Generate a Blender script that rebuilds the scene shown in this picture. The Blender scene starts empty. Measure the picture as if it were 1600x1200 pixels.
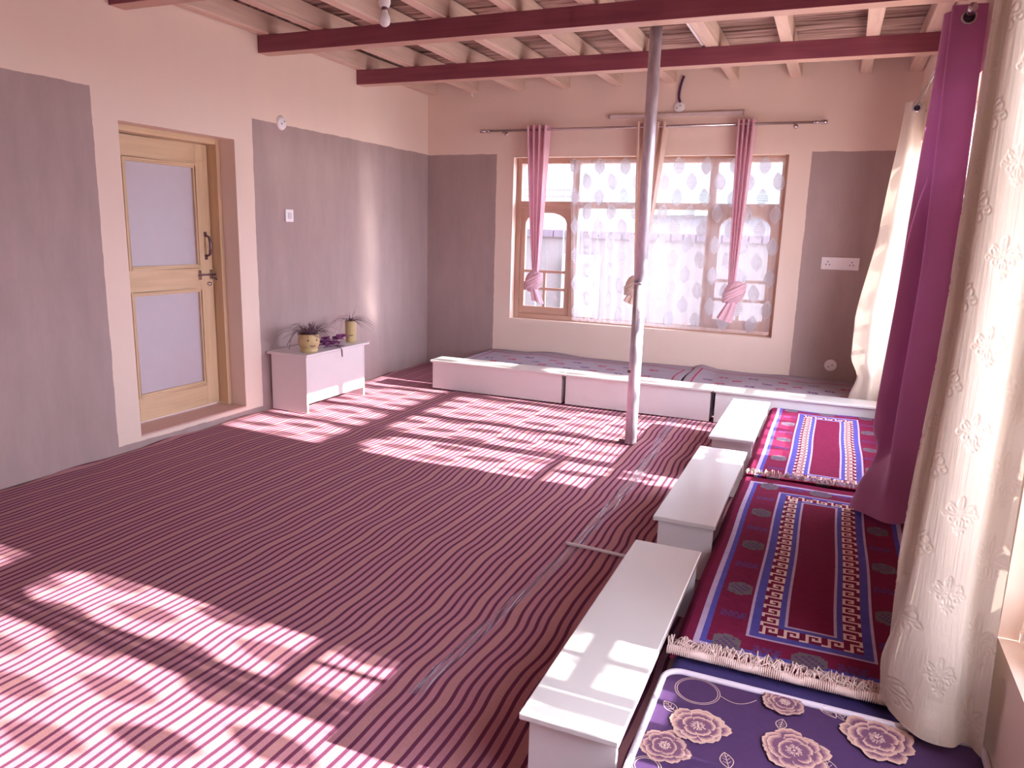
import bpy, bmesh, math, random
from mathutils import Vector, Matrix
random.seed(7)
S = bpy.context.scene
COL = S.collection
PI = math.pi

# ------------------------------------------------------------------ camera
YAW, PITCH, ROLL, FPX, EYE = math.radians(22.967), math.radians(11.685), math.radians(1.648), 1161.4, 1.5
def camera():
    cy, sy = math.cos(YAW), math.sin(YAW)
    fwd = Vector((-sy*math.cos(PITCH), cy*math.cos(PITCH), -math.sin(PITCH)))
    r0 = Vector((cy, sy, 0)); u0 = r0.cross(fwd)
    rt = math.cos(ROLL)*r0 + math.sin(ROLL)*u0
    up = -math.sin(ROLL)*r0 + math.cos(ROLL)*u0
    cam = bpy.data.cameras.new('camera')
    o = bpy.data.objects.new('camera', cam); COL.objects.link(o)
    m = Matrix((rt, up, -fwd)).transposed().to_4x4()
    m.translation = Vector((0, 0, EYE)); o.matrix_world = m
    cam.sensor_fit = 'HORIZONTAL'; cam.sensor_width = 36; cam.lens = FPX/1600*36
    cam.clip_start = .02
    S.camera = o
camera()

# ------------------------------------------------------------------ light and exposure
S.view_settings.view_transform = 'Standard'; S.view_settings.look = 'None'
S.view_settings.gamma = 1; S.view_settings.use_curve_mapping = False
S.view_settings.exposure = 0.0
SKY_SUNWARD, SKY_AWAY = 21.5, 1.9      # hazy bright sky on the sun's side, duller to the north
SUN = 39.0
SUN_DIR = Vector((-1, -.004, -.457)).normalized()
w = bpy.data.worlds.new('sky'); S.world = w; w.use_nodes = True
bg = w.node_tree.nodes['Background']
bg.inputs['Color'].default_value = (.75, .80, 1.0, 1); 
wt = w.node_tree
_tc = wt.nodes.new('ShaderNodeTexCoord'); _dt = wt.nodes.new('ShaderNodeVectorMath'); _dt.operation = 'DOT_PRODUCT'
_dt.inputs[1].default_value = (.95, -.25, .2); wt.links.new(_tc.outputs['Generated'], _dt.inputs[0])
_mr = wt.nodes.new('ShaderNodeMapRange'); _mr.interpolation_type = 'SMOOTHSTEP'
for _k, _v in (('From Min', .05), ('From Max', .75), ('To Min', SKY_AWAY), ('To Max', SKY_SUNWARD)): _mr.inputs[_k].default_value = _v
wt.links.new(_dt.outputs['Value'], _mr.inputs['Value']); wt.links.new(_mr.outputs[0], bg.inputs['Strength'])
sl = bpy.data.lights.new('sun', 'SUN'); sl.energy = SUN; sl.angle = math.radians(.6); sl.color = (1, .95, .88)
so = bpy.data.objects.new('sun', sl); COL.objects.link(so)
so.rotation_euler = SUN_DIR.to_track_quat('-Z', 'Y').to_euler(); so.location = (6, 2, 5)
try:
    S.cycles.use_denoising = True
    S.cycles.caustics_reflective = True
    S.cycles.blur_glossy = 0.0
    S.cycles.max_bounces = 10; S.cycles.diffuse_bounces = 6; S.cycles.transparent_max_bounces = 16
    S.cycles.sample_clamp_indirect = 0
    S.cycles.use_guiding = True; S.cycles.use_surface_guiding = True; S.cycles.guiding_training_samples = 32
except Exception:
    pass

# ------------------------------------------------------------------ materials
MATS = {}
def nt(name):
    m = bpy.data.materials.new(name); m.use_nodes = True
    t = m.node_tree; b = t.nodes['Principled BSDF']
    return m, t, b
def N(t, kind, **kw):
    n = t.nodes.new(kind)
    for k, v in kw.items():
        if k in n.inputs: n.inputs[k].default_value = v
        else: setattr(n, k, v)
    return n
def plain(name, c, rough=.6, metal=0, vary=.06, scale=12, bump=0, coat=0, spec=.5, stretch=(1, 1, 1), bscale=None):
    m, t, b = nt(name)
    tc = N(t, 'ShaderNodeTexCoord'); mp = N(t, 'ShaderNodeMapping'); mp.inputs['Scale'].default_value = stretch
    t.links.new(tc.outputs['Object'], mp.inputs['Vector'])
    ns = N(t, 'ShaderNodeTexNoise', Scale=scale, Detail=5.0); t.links.new(mp.outputs[0], ns.inputs['Vector'])
    mr = N(t, 'ShaderNodeMapRange'); mr.inputs['To Min'].default_value = 1-vary*2; mr.inputs['To Max'].default_value = 1+vary*2
    t.links.new(ns.outputs['Fac'], mr.inputs['Value'])
    mx = N(t, 'ShaderNodeVectorMath', operation='SCALE'); mx.inputs[0].default_value = c
    t.links.new(mr.outputs[0], mx.inputs['Scale']); t.links.new(mx.outputs[0], b.inputs['Base Color'])
    b.inputs['Roughness'].default_value = rough; b.inputs['Metallic'].default_value = metal
    b.inputs['Specular IOR Level'].default_value = spec
    if coat: b.inputs['Coat Weight'].default_value = coat; b.inputs['Coat Roughness'].default_value = .17
    if bump:
        n2 = ns
        if bscale:
            n2 = N(t, 'ShaderNodeTexNoise', Scale=bscale, Detail=4.0); t.links.new(mp.outputs[0], n2.inputs['Vector'])
        bp = N(t, 'ShaderNodeBump', Strength=bump, Distance=.004); t.links.new(n2.outputs['Fac'], bp.inputs['Height'])
        t.links.new(bp.outputs[0], b.inputs['Normal'])
    MATS[name] = m
    return m
def wood(name, c1, c2, axis=0, rough=.45, scale=6):
    m, t, b = nt(name)
    st = [14, 14, 14]; st[axis] = .9
    tc = N(t, 'ShaderNodeTexCoord'); mp = N(t, 'ShaderNodeMapping'); mp.inputs['Scale'].default_value = st
    t.links.new(tc.outputs['Object'], mp.inputs['Vector'])
    ns = N(t, 'ShaderNodeTexNoise', Scale=scale/3, Detail=6.0, Distortion=.6); t.links.new(mp.outputs[0], ns.inputs['Vector'])
    cr = N(t, 'ShaderNodeValToRGB'); cr.color_ramp.elements[0].position = .3; cr.color_ramp.elements[1].position = .7
    cr.color_ramp.elements[0].color = (*c1, 1); cr.color_ramp.elements[1].color = (*c2, 1)
    t.links.new(ns.outputs['Fac'], cr.inputs[0]); t.links.new(cr.outputs[0], b.inputs['Base Color'])
    b.inputs['Roughness'].default_value = rough
    bp = N(t, 'ShaderNodeBump', Strength=.15, Distance=.003); t.links.new(ns.outputs['Fac'], bp.inputs['Height'])
    t.links.new(bp.outputs[0], b.inputs['Normal'])
    MATS[name] = m
    return m
def cloth(name, c, transl=.35, rough=.8, sheen=.3, streak=0, bump=.2):
    m, t, b = nt(name)
    b.inputs['Base Color'].default_value = (*c, 1); b.inputs['Roughness'].default_value = rough
    b.inputs['Sheen Weight'].default_value = sheen
    tr = N(t, 'ShaderNodeBsdfTranslucent'); tr.inputs['Color'].default_value = (*c, 1)
    mx = N(t, 'ShaderNodeMixShader'); mx.inputs[0].default_value = transl
    t.links.new(b.outputs[0], mx.inputs[1]); t.links.new(tr.outputs[0], mx.inputs[2])
    t.links.new(mx.outputs[0], t.nodes['Material Output'].inputs['Surface'])
    tc = N(t, 'ShaderNodeTexCoord'); mp = N(t, 'ShaderNodeMapping')
    mp.inputs['Scale'].default_value = (90, 90, 2.5) if streak else (160, 160, 160)
    t.links.new(tc.outputs['Object'], mp.inputs['Vector'])
    ns = N(t, 'ShaderNodeTexNoise', Scale=1.6 if streak else 3.0, Detail=3.0); t.links.new(mp.outputs[0], ns.inputs['Vector'])
    bp = N(t, 'ShaderNodeBump', Strength=bump, Distance=.003); t.links.new(ns.outputs['Fac'], bp.inputs['Height'])
    t.links.new(bp.outputs[0], b.inputs['Normal'])
    MATS[name] = m
    return m
def sheer(name, c, opac, stripes=0):
    m, t, b = nt(name)
    t.nodes.remove(b)
    df = N(t, 'ShaderNodeBsdfDiffuse'); df.inputs['Color'].default_value = (*c, 1)
    tl = N(t, 'ShaderNodeBsdfTranslucent'); tl.inputs['Color'].default_value = (*c, 1)
    m1 = N(t, 'ShaderNodeMixShader'); m1.inputs[0].default_value = .5
    t.links.new(df.outputs[0], m1.inputs[1]); t.links.new(tl.outputs[0], m1.inputs[2])
    tp = N(t, 'ShaderNodeBsdfTransparent')
    m2 = N(t, 'ShaderNodeMixShader'); m2.inputs[0].default_value = opac
    t.links.new(tp.outputs[0], m2.inputs[1]); t.links.new(m1.outputs[0], m2.inputs[2])
    if stripes:
        tc = N(t, 'ShaderNodeTexCoord'); wv = N(t, 'ShaderNodeTexWave', Scale=stripes, bands_direction='Z')
        t.links.new(tc.outputs['Object'], wv.inputs['Vector'])
        mr = N(t, 'ShaderNodeMapRange'); mr.inputs['To Min'].default_value = opac-.25; mr.inputs['To Max'].default_value = opac
        t.links.new(wv.outputs['Fac'], mr.inputs['Value']); t.links.new(mr.outputs[0], m2.inputs[0])
    t.links.new(m2.outputs[0], t.nodes['Material Output'].inputs['Surface'])
    MATS[name] = m
    return m
def clear(name, fac=.07, rough=.02, tint=(1, 1, 1), noise=0):
    m, t, b = nt(name); t.nodes.remove(b)
    tp = N(t, 'ShaderNodeBsdfTransparent'); tp.inputs['Color'].default_value = (*tint, 1)
    if noise:
        gl = N(t, 'ShaderNodeBsdfPrincipled', Roughness=.18); gl.inputs['Base Color'].default_value = (.62, .57, .72, 1); gl.inputs['Specular IOR Level'].default_value = 1  # pale streaks in the base colour paint in the tape's window reflection
    else:
        gl = N(t, 'ShaderNodeBsdfGlossy', Roughness=rough)
    mx = N(t, 'ShaderNodeMixShader'); mx.inputs[0].default_value = fac
    if noise:
        tc = N(t, 'ShaderNodeTexCoord'); mp = N(t, 'ShaderNodeMapping'); mp.inputs['Scale'].default_value = (60, 2.2, 1)
        t.links.new(tc.outputs['Object'], mp.inputs['Vector'])
        ns = N(t, 'ShaderNodeTexNoise', Scale=1.5, Detail=5.0); t.links.new(mp.outputs[0], ns.inputs['Vector'])
        mr = N(t, 'ShaderNodeMapRange'); mr.inputs['From Min'].default_value = .5; mr.inputs['From Max'].default_value = .68
        mr.inputs['To Min'].default_value = fac*.4; mr.inputs['To Max'].default_value = min(1, fac*3)
        t.links.new(ns.outputs['Fac'], mr.inputs['Value']); t.links.new(mr.outputs[0], mx.inputs[0])
        bp = N(t, 'ShaderNodeBump', Strength=.8, Distance=.01); t.links.new(ns.outputs['Fac'], bp.inputs['Height'])
        t.links.new(bp.outputs[0], gl.inputs['Normal'])
    t.links.new(tp.outputs[0], mx.inputs[1]); t.links.new(gl.outputs[0], mx.inputs[2])
    t.links.new(mx.outputs[0], t.nodes['Material Output'].inputs['Surface'])
    MATS[name] = m
    return m
CREAM = (.79, .64, .55); TAUPE = (.385, .288, .278)
def wall_paint(name, boxes, axes):
    """cream plaster with taupe dado panels (boxes in metres on the wall, a0,a1,z0,z1), soft brushed edges"""
    m, t, b = nt(name)
    tc = N(t, 'ShaderNodeTexCoord')
    n1 = N(t, 'ShaderNodeTexNoise', Scale=9.0, Detail=3.0); t.links.new(tc.outputs['Object'], n1.inputs['Vector'])
    ad = N(t, 'ShaderNodeVectorMath', operation='MULTIPLY_ADD')
    ad.inputs[1].default_value = (.018, .018, .018)
    t.links.new(n1.outputs['Color'], ad.inputs[0]); t.links.new(tc.outputs['Object'], ad.inputs[2])
    sp = N(t, 'ShaderNodeSeparateXYZ'); t.links.new(ad.outputs[0], sp.inputs[0])
    tot = None
    def cmp(sock, op, v):
        n = N(t, 'ShaderNodeMath', operation=op); t.links.new(sock, n.inputs[0]); n.inputs[1].default_value = v+.009; return n.outputs[0]
    def mul(a, b2, op='MULTIPLY'):
        n = N(t, 'ShaderNodeMath', operation=op); t.links.new(a, n.inputs[0]); t.links.new(b2, n.inputs[1]); return n.outputs[0]
    for a0, a1, z0, z1 in boxes:
        A = sp.outputs[axes[0]]; Z = sp.outputs['Z']
        f = mul(mul(cmp(A, 'GREATER_THAN', a0), cmp(A, 'LESS_THAN', a1)), mul(cmp(Z, 'GREATER_THAN', z0), cmp(Z, 'LESS_THAN', z1)))
        tot = f if tot is None else mul(tot, f, 'MAXIMUM')
    mp = N(t, 'ShaderNodeMapping'); mp.inputs['Scale'].default_value = (3, 3, .8); t.links.new(tc.outputs['Object'], mp.inputs['Vector'])
    n2 = N(t, 'ShaderNodeTexNoise', Scale=2.0, Detail=8.0, Roughness=.7); t.links.new(mp.outputs[0], n2.inputs['Vector'])
    c1 = N(t, 'ShaderNodeValToRGB'); c1.color_ramp.elements[0].position = .3; c1.color_ramp.elements[1].position = .72
    c1.color_ramp.elements[0].color = (*[q*.93 for q in TAUPE], 1); c1.color_ramp.elements[1].color = (*[q*1.12 for q in TAUPE], 1)
    t.links.new(n2.outputs['Fac'], c1.inputs[0])
    c2 = N(t, 'ShaderNodeValToRGB'); c2.color_ramp.elements[0].color = (*[q*.96 for q in CREAM], 1); c2.color_ramp.elements[1].color = (*[min(1, q*1.03) for q in CREAM], 1)
    t.links.new(n2.outputs['Fac'], c2.inputs[0])
    mx = N(t, 'ShaderNodeMix', data_type='RGBA')
    t.links.new(c2.outputs[0], mx.inputs['A']); t.links.new(c1.outputs[0], mx.inputs['B'])
    if tot is not None: t.links.new(tot, mx.inputs['Factor'])
    else: mx.inputs['Factor'].default_value = 0
    t.links.new(mx.outputs['Result'], b.inputs['Base Color'])
    b.inputs['Roughness'].default_value = .75; b.inputs['Specular IOR Level'].default_value = .3
    n3 = N(t, 'ShaderNodeTexNoise', Scale=35.0, Detail=4.0); t.links.new(tc.outputs['Object'], n3.inputs['Vector'])
    bp = N(t, 'ShaderNodeBump', Strength=.12, Distance=.004); t.links.new(n3.outputs['Fac'], bp.inputs['Height'])
    t.links.new(bp.outputs[0], b.inputs['Normal'])
    MATS[name] = m
    return m
def carpet_mat():
    m, t, b = nt('carpet_stripes')
    tc = N(t, 'ShaderNodeTexCoord'); sp = N(t, 'ShaderNodeSeparateXYZ'); t.links.new(tc.outputs['Object'], sp.inputs[0])
    mp = N(t, 'ShaderNodeMapping'); mp.inputs['Scale'].default_value = (.8, 1.9, 1); t.links.new(tc.outputs['Object'], mp.inputs['Vector'])
    ns = N(t, 'ShaderNodeTexNoise', Scale=1.0, Detail=1.5); t.links.new(mp.outputs[0], ns.inputs['Vector'])
    a = N(t, 'ShaderNodeMath', operation='MULTIPLY_ADD'); t.links.new(ns.outputs['Fac'], a.inputs[0]); a.inputs[1].default_value = .085
    t.links.new(sp.outputs['X'], a.inputs[2])
    p = N(t, 'ShaderNodeMath', operation='MULTIPLY'); t.links.new(a.outputs[0], p.inputs[0]); p.inputs[1].default_value = 1/.163      # groups of four dark lines, a wider brown band between groups
    fr = N(t, 'ShaderNodeMath', operation='FRACT'); t.links.new(p.outputs[0], fr.inputs[0])
    cr = N(t, 'ShaderNodeValToRGB'); e = cr.color_ramp.elements
    D = (.140, .034, .082, 1); L = (.465, .215, .265, 1); LB = (.475, .235, .25, 1)
    cr.color_ramp.interpolation = 'LINEAR'
    stops = []
    for k in range(4):
        c0 = .135+k*.232; h = .037
        stops += [(c0-h-.012, LB if k == 0 else L), (c0-h, D), (c0+h, D), (c0+h+.012, LB if k == 3 else L)]
    e[0].position = stops[0][0]; e[0].color = stops[0][1]; e[1].position = stops[-1][0]; e[1].color = stops[-1][1]
    for q, c in stops[1:-1]:
        x = e.new(q); x.color = c
    t.links.new(fr.outputs[0], cr.inputs[0])
    n2 = N(t, 'ShaderNodeTexNoise', Scale=260.0, Detail=2.0); t.links.new(tc.outputs['Object'], n2.inputs['Vector'])
    mr = N(t, 'ShaderNodeMapRange'); mr.inputs['To Min'].default_value = .75; mr.inputs['To Max'].default_value = 1.25
    t.links.new(n2.outputs['Fac'], mr.inputs['Value'])
    sc = N(t, 'ShaderNodeVectorMath', operation='SCALE'); t.links.new(cr.outputs[0], sc.inputs[0]); t.links.new(mr.outputs[0], sc.inputs['Scale'])
    t.links.new(sc.outputs[0], b.inputs['Base Color'])
    b.inputs['Roughness'].default_value = .95; b.inputs['Specular IOR Level'].default_value = .05; b.inputs['Sheen Weight'].default_value = .03
    bp = N(t, 'ShaderNodeBump', Strength=.4, Distance=.003); t.links.new(n2.outputs['Fac'], bp.inputs['Height'])
    t.links.new(bp.outputs[0], b.inputs['Normal'])
    return m

carpet_m = carpet_mat()
white_lam = plain('white_laminate', (.66, .645, .635), rough=.3, vary=.01, coat=1.0)
white_paint = plain('white_board', (.70, .665, .675), rough=.4, vary=.015)
pine_y = wood('pine_door', (.56, .39, .23), (.68, .49, .31), axis=2)
pine_h = wood('pine_door_rail', (.56, .39, .23), (.68, .49, .31), axis=1)
pine_w = wood('pine_window', (.50, .30, .22), (.58, .38, .29), axis=2)
pine_wx = wood('pine_window_rail', (.50, .30, .22), (.58, .38, .29), axis=0)
beam_m = wood('red_beam', (.22, .05, .085), (.29, .08, .11), axis=0)
beam_bounce = wood('beam_underside_bounce', (.50, .30, .24), (.58, .37, .29), axis=0)  # light bounced up from the floor, put into a paler wood colour
joist_m = wood('pale_joist', (.60, .42, .34), (.74, .55, .45), axis=1, rough=.6)
stick_m = wood('willow_sticks', (.30, .17, .15), (.56, .40, .34), axis=0, rough=.85, scale=9)
cream_p = plain('cream_plaster', CREAM, rough=.75, vary=.02, scale=5)
pink_sill = plain('pink_plaster', (.62, .40, .35), rough=.75, vary=.04)
frost = plain('frosted_glass', (.50, .45, .50), rough=.35, vary=.02, spec=.6)
steel = plain('galvanised_steel', (.60, .56, .64), rough=.45, metal=.6, vary=.25, scale=24, stretch=(1, 1, .3), bump=.1)
chrome = plain('brushed_chrome', (.60, .55, .58), rough=.25, metal=1, vary=.05)
dark_metal = plain('dark_brass', (.20, .12, .14), rough=.35, metal=.7)
plastic = plain('white_plastic', (.82, .78, .80), rough=.35, vary=.01)
dark = plain('dark_plastic', (.03, .02, .04), rough=.5)
cable_m = plain('purple_black_cable', (.07, .02, .09), rough=.5)
glass_m = clear('window_glass', .06, .01)
tape_m = clear('clear_tape', .26, .15, (.93, .91, .94), noise=1)
burg = cloth('burgundy_cloth', (.50, .17, .39), transl=.16, rough=.7, sheen=.5)
cream_c = cloth('cream_damask', (.64, .56, .475), transl=.12, rough=.55, sheen=.2, streak=1, bump=.5)
pink_c = cloth('pink_satin', (.84, .53, .62), transl=.15, rough=.4, sheen=.2, streak=1, bump=.2)
cream_t = cloth('cream_satin', (.80, .62, .54), transl=.25, rough=.5, sheen=.2, streak=1, bump=.2)
sheer_m = sheer('sheer_net', (.80, .75, .79), .30)
leaf_m = sheer('sheer_leaf', (.60, .58, .63), .80)
leaf_s = sheer('sheer_leaf_lace', (.60, .58, .63), .80, stripes=14)
hem_m = sheer('sheer_hem', (.93, .85, .84), .62)
pot_m = plain('yellow_glazed_clay', (.55, .43, .21), rough=.35, vary=.05)
dry_m = plain('dry_leaf', (.16, .09, .13), rough=.8, vary=.2)
flower_m = plain('purple_petal', (.34, .10, .30), rough=.6, vary=.25, scale=40)
soil_m = plain('dark_soil', (.06, .03, .10), rough=.9)
ext_wall = plain('mud_wall', (.19, .165, .17), rough=.9, vary=.12, scale=2, bump=.2)
ext_brick = plain('cap_brick', (.15, .12, .15), rough=.9, vary=.1, scale=6)
ext_ground = plain('dusty_ground', (.34, .30, .27), rough=.95, vary=.1, scale=2)
ext_green = plain('pale_green_sheet', (.30, .42, .36), rough=.6, vary=.04, scale=2)
ext_blue = plain('pale_blue_paint', (.30, .30, .36), rough=.6, vary=.04, scale=2)

# ------------------------------------------------------------------ mesh helpers
class MB:
    def __init__(s): s.v = []; s.f = []; s.m = []; s.mats = []
    def mi(s, mat):
        if mat not in s.mats: s.mats.append(mat)
        return s.mats.index(mat)
    def face(s, pts, mat):
        i = len(s.v); s.v += [tuple(p) for p in pts]; s.f.append(tuple(range(i, i+len(pts)))); s.m.append(s.mi(mat))
    def box(s, a, b, mat):
        x0, y0, z0 = a; x1, y1, z1 = b
        i = len(s.v)
        s.v += [(x0, y0, z0), (x1, y0, z0), (x1, y1, z0), (x0, y1, z0), (x0, y0, z1), (x1, y0, z1), (x1, y1, z1), (x0, y1, z1)]
        for q in ((0, 3, 2, 1), (4, 5, 6, 7), (0, 1, 5, 4), (1, 2, 6, 5), (2, 3, 7, 6), (3, 0, 4, 7)):
            s.f.append(tuple(i+k for k in q)); s.m.append(s.mi(mat))
        return s
    def grid(s, P, mat, closed=False):
        """P[i][j] points"""
        i0 = len(s.v); nu = len(P); nv = len(P[0]); k = s.mi(mat)
        for row in P: s.v += [tuple(p) for p in row]
        for i in range(nu-1):
            for j in range(nv if closed else nv-1):
                j2 = (j+1) % nv
                s.f.append((i0+i*nv+j, i0+i*nv+j2, i0+(i+1)*nv+j2, i0+(i+1)*nv+j)); s.m.append(k)
        return s
    def tube(s, pts, r, mat, n=8, cap=True):
        pts = [Vector(p) for p in pts]; rings = []
        prev = None
        for i, p in enumerate(pts):
            d = (pts[min(i+1, len(pts)-1)]-pts[max(i-1, 0)])
            if d.length < 1e-9: d = Vector((0, 0, 1))
            d.normalize()
            if prev is None:
                a = Vector((0, 0, 1)) if abs(d.z) < .9 else Vector((1, 0, 0))
                prev = (a-d*a.dot(d)).normalized()
            else:
                prev = (prev-d*prev.dot(d))
                prev = prev.normalized() if prev.length > 1e-6 else d.orthogonal().normalized()
            b = d.cross(prev)
            rr = r[i] if isinstance(r, (list, tuple)) else r
            rings.append([p+(prev*math.cos(2*PI*k/n)+b*math.sin(2*PI*k/n))*rr for k in range(n)])
        s.grid(rings, mat, closed=True)
        if cap:
            s.face(list(reversed(rings[0])), mat); s.face(rings[-1], mat)
        return s
    def lathe(s, prof, c, mat, n=28, axis='z'):
        rings = []
        for r, h in prof:
            ring = []
            for k in range(n):
                a = 2*PI*k/n; u, v2 = r*math.cos(a), r*math.sin(a)
                o = (u, v2, h) if axis == 'z' else ((u, h, v2) if axis == 'y' else (h, u, v2))
                ring.append((c[0]+o[0], c[1]+o[1], c[2]+o[2]))
            rings.append(ring)
        return s.grid(rings, mat, closed=True)
    def build(s, name, parent=None, smooth=False, bevel=0, solid=0, sub=0):
        me = bpy.data.meshes.new(name)
        me.from_pydata(s.v, [], s.f)
        for m in s.mats: me.materials.append(m)
        me.polygons.foreach_set('material_index', s.m)
        bm = bmesh.new(); bm.from_mesh(me)
        bmesh.ops.remove_doubles(bm, verts=bm.verts, dist=1e-6)
        bmesh.ops.recalc_face_normals(bm, faces=bm.faces)
        bm.to_mesh(me); bm.free()
        if smooth: me.polygons.foreach_set('use_smooth', [True]*len(me.polygons))
        o = bpy.data.objects.new(name, me); COL.objects.link(o)
        if parent:
            o.parent = parent; o.matrix_parent_inverse = Matrix.Translation(-parent.location)
        if solid:
            q = o.modifiers.new('solid', 'SOLIDIFY'); q.thickness = solid; q.offset = 0
        if bevel:
            q = o.modifiers.new('bevel', 'BEVEL'); q.width = bevel; q.segments = 2; q.limit_method = 'ANGLE'; q.angle_limit = math.radians(50)
        if sub:
            q = o.modifiers.new('sub', 'SUBSURF'); q.levels = sub; q.render_levels = sub
        return o
def tag(o, label=None, cat=None, group=None, kind=None):
    if label: o['label'] = label
    if cat: o['category'] = cat
    if group: o['group'] = group
    if kind: o['kind'] = kind
    return o
def thing(name, loc, label, cat, group=None, kind=None):
    o = bpy.data.objects.new(name, None); COL.objects.link(o); o.location = loc; o.empty_display_size = .1
    return tag(o, label, cat, group, kind)
def catmull(pts, per=6):
    P = [Vector(p) for p in pts]; out = []
    for i in range(len(P)-1):
        a, b, c, d = P[max(i-1, 0)], P[i], P[i+1], P[min(i+2, len(P)-1)]
        for k in range(per):
            t = k/per
            out.append(.5*((2*b)+(c-a)*t+(2*a-5*b+4*c-d)*t*t+(3*b-a-3*c+d)*t**3))
    out.append(P[-1]); return out
def lerp(a, b, t): return a+(b-a)*t
def interp(keys, z):
    """keys: sorted [(z, value or tuple)]"""
    if z <= keys[0][0]: return keys[0][1]
    for (z0, a), (z1, b) in zip(keys, keys[1:]):
        if z <= z1:
            t = (z-z0)/(z1-z0); t = t*t*(3-2*t)*.5+t*.5
            return tuple(lerp(p, q, t) for p, q in zip(a, b)) if isinstance(a, tuple) else lerp(a, b, t)
    return keys[-1][1]

# ------------------------------------------------------------------ dimensions
XL, XR, YB, YF = -4.149, .50, 7.289, -1.6
ZC = 3.02
DY0, DY1, DZ0, DZ1 = 3.451, 4.43, .085, 2.095        # door opening
WX0, WX1, WZ0, WZ1 = -3.14, -.475, .58, 2.232         # back window opening
FW = (3.97, 6.62, .48, 2.24)                          # far right window y0 y1 z0 z1
NW = (.39, 2.17, .48, 2.24)                          # near right window
TH = .30

# ------------------------------------------------------------------ shell
st = lambda o: tag(o, kind='structure')
b = MB().box((XL-.3, YF-.3, -.15), (XR+.35, YB+.35, -.008), plain('earth_floor', (.3, .2, .2), rough=.9)); st(b.build('floor'))
wl = wall_paint('left_wall_paint', [(-3, 3.275, -.5, 2.265), (4.62, 9, -.5, 2.27), (3.2, 4.7, -.5, .045)], 'Y')
b = MB()
b.box((XL-TH, YF-.3, 0), (XL, DY0, ZC), wl); b.box((XL-TH, DY1, 0), (XL, YB+TH, ZC), wl)
b.box((XL-TH, DY0, DZ1), (XL, DY1, ZC), wl); b.box((XL-TH, DY0, 0), (XL, DY1, DZ0-.012), wl)
st(b.build('wall_left'))
wb = wall_paint('back_wall_paint', [(-6, -3.332, -.5, 2.265), (-.287, 2, -.5, 2.25)], 'X')
b = MB()
b.box((XL, YB, 0), (WX0, YB+TH, ZC), wb); b.box((WX1, YB, 0), (XR, YB+TH, ZC), wb)
b.box((WX0, YB, WZ1), (WX1, YB+TH, ZC), wb); b.box((WX0, YB, 0), (WX1, YB+TH, WZ0), wb)
st(b.build('wall_back'))
wr = wall_paint('right_wall_paint', [], 'Y')
b = MB()
ys = [YF-.3, NW[0], NW[1], FW[0], FW[1], YB+TH]
for i in (0, 2, 4): b.box((XR, ys[i], 0), (XR+TH, ys[i+1], ZC), wr)
for q in (NW, FW):
    b.box((XR, q[0], 0), (XR+TH, q[1], q[2]), wr); b.box((XR, q[0], q[3]), (XR+TH, q[1], ZC), wr)
st(b.build('wall_right'))
wf = wall_paint('front_wall_paint', [], 'X')
st(MB().box((XL, YF-.3, 0), (XR, YF, ZC), wf).build('wall_front'))
# ceiling: a bed of willow sticks laid across the joists, with an unseen slab above, added to block light
b = MB(); y = YF
while y < YB:
    r = random.uniform(.010, .019); y += r
    pts = []; x = XL+.005; z0 = 3.035+random.uniform(-.006, .012)
    ph = random.uniform(0, 6)
    nseg = 7
    for k in range(nseg+1):
        xx = lerp(XL+.005, XR-.005, k/nseg)
        pts.append((xx, y+.008*math.sin(ph+k*1.3), z0+.006*math.sin(ph*2+k*1.9)))
    b.tube(pts, [r*random.uniform(.8, 1.1) for _ in pts], stick_m, n=6)
    y += r*.95
b.box((XL-TH, YF-.3, 3.06), (XR+TH, YB+TH, 3.25), stick_m)
st(b.build('ceiling', smooth=False))

# ------------------------------------------------------------------ door
d = thing('door_1', (-4.33, 3.94, DZ0), 'pale pine door with two frosted panes in a plastered recess', 'door', kind='structure')
b = MB(); x0, x1 = -4.42, -4.29
b.box((x0, DY0+.001, DZ0), (x1, 3.49, DZ1-.001), pine_y); b.box((x0, 4.39, DZ0), (x1, DY1-.001, DZ1-.001), pine_y)
b.box((x0, 3.49, 2.055), (x1, 4.39, DZ1-.001), pine_h)
b.build('door_frame', d, bevel=.004)
b = MB().box((-4.449, DY0+.001, DZ0-.012), (XL+.001, DY1-.001, DZ0), pink_sill); b.build('threshold', d, bevel=.003)
LX = -4.375
lf = MB()
def stile(y0, y1, z0, z1, m, t=.04, xo=0): lf.box((LX-t, y0, z0), (LX+xo, y1, z1), m)
stile(3.495, 3.645, DZ0+.02, 2.05, pine_y); stile(4.26, 4.385, DZ0+.02, 2.05, pine_y)
stile(3.645, 4.26, 1.90, 2.05, pine_h); stile(3.645, 4.26, 1.00, 1.165, pine_h); stile(3.645, 4.26, DZ0+.02, .275, pine_h)
leaf = lf.build('door_leaf', d, bevel=.003)
for z0, z1 in ((1.165, 1.90), (.275, 1.00)):
    mb = MB()
    for k, (w0, w1, xo) in enumerate(((0, .016, .012), (.016, .028, .005))):
        y0, y1, a, c = 3.645+w0-.008, 4.26-w0+.008, z0+w0-.008, z1-w0+.008
        ww = w1-w0
        mb.box((LX-.02, y0, a), (LX+xo, y0+ww, c), pine_y); mb.box((LX-.02, y1-ww, a), (LX+xo, y1, c), pine_y)
        mb.box((LX-.02, y0+ww, a), (LX+xo, y1-ww, a+ww), pine_h); mb.box((LX-.02, y0+ww, c-ww), (LX+xo, y1-ww, c), pine_h)
    mb.build('pane_moulding', leaf, bevel=.002)
    MB().box((LX-.022, 3.65, z0+.005), (LX-.014, 4.255, z1-.005), frost).build('frosted_pane', leaf)
b = MB()
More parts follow.
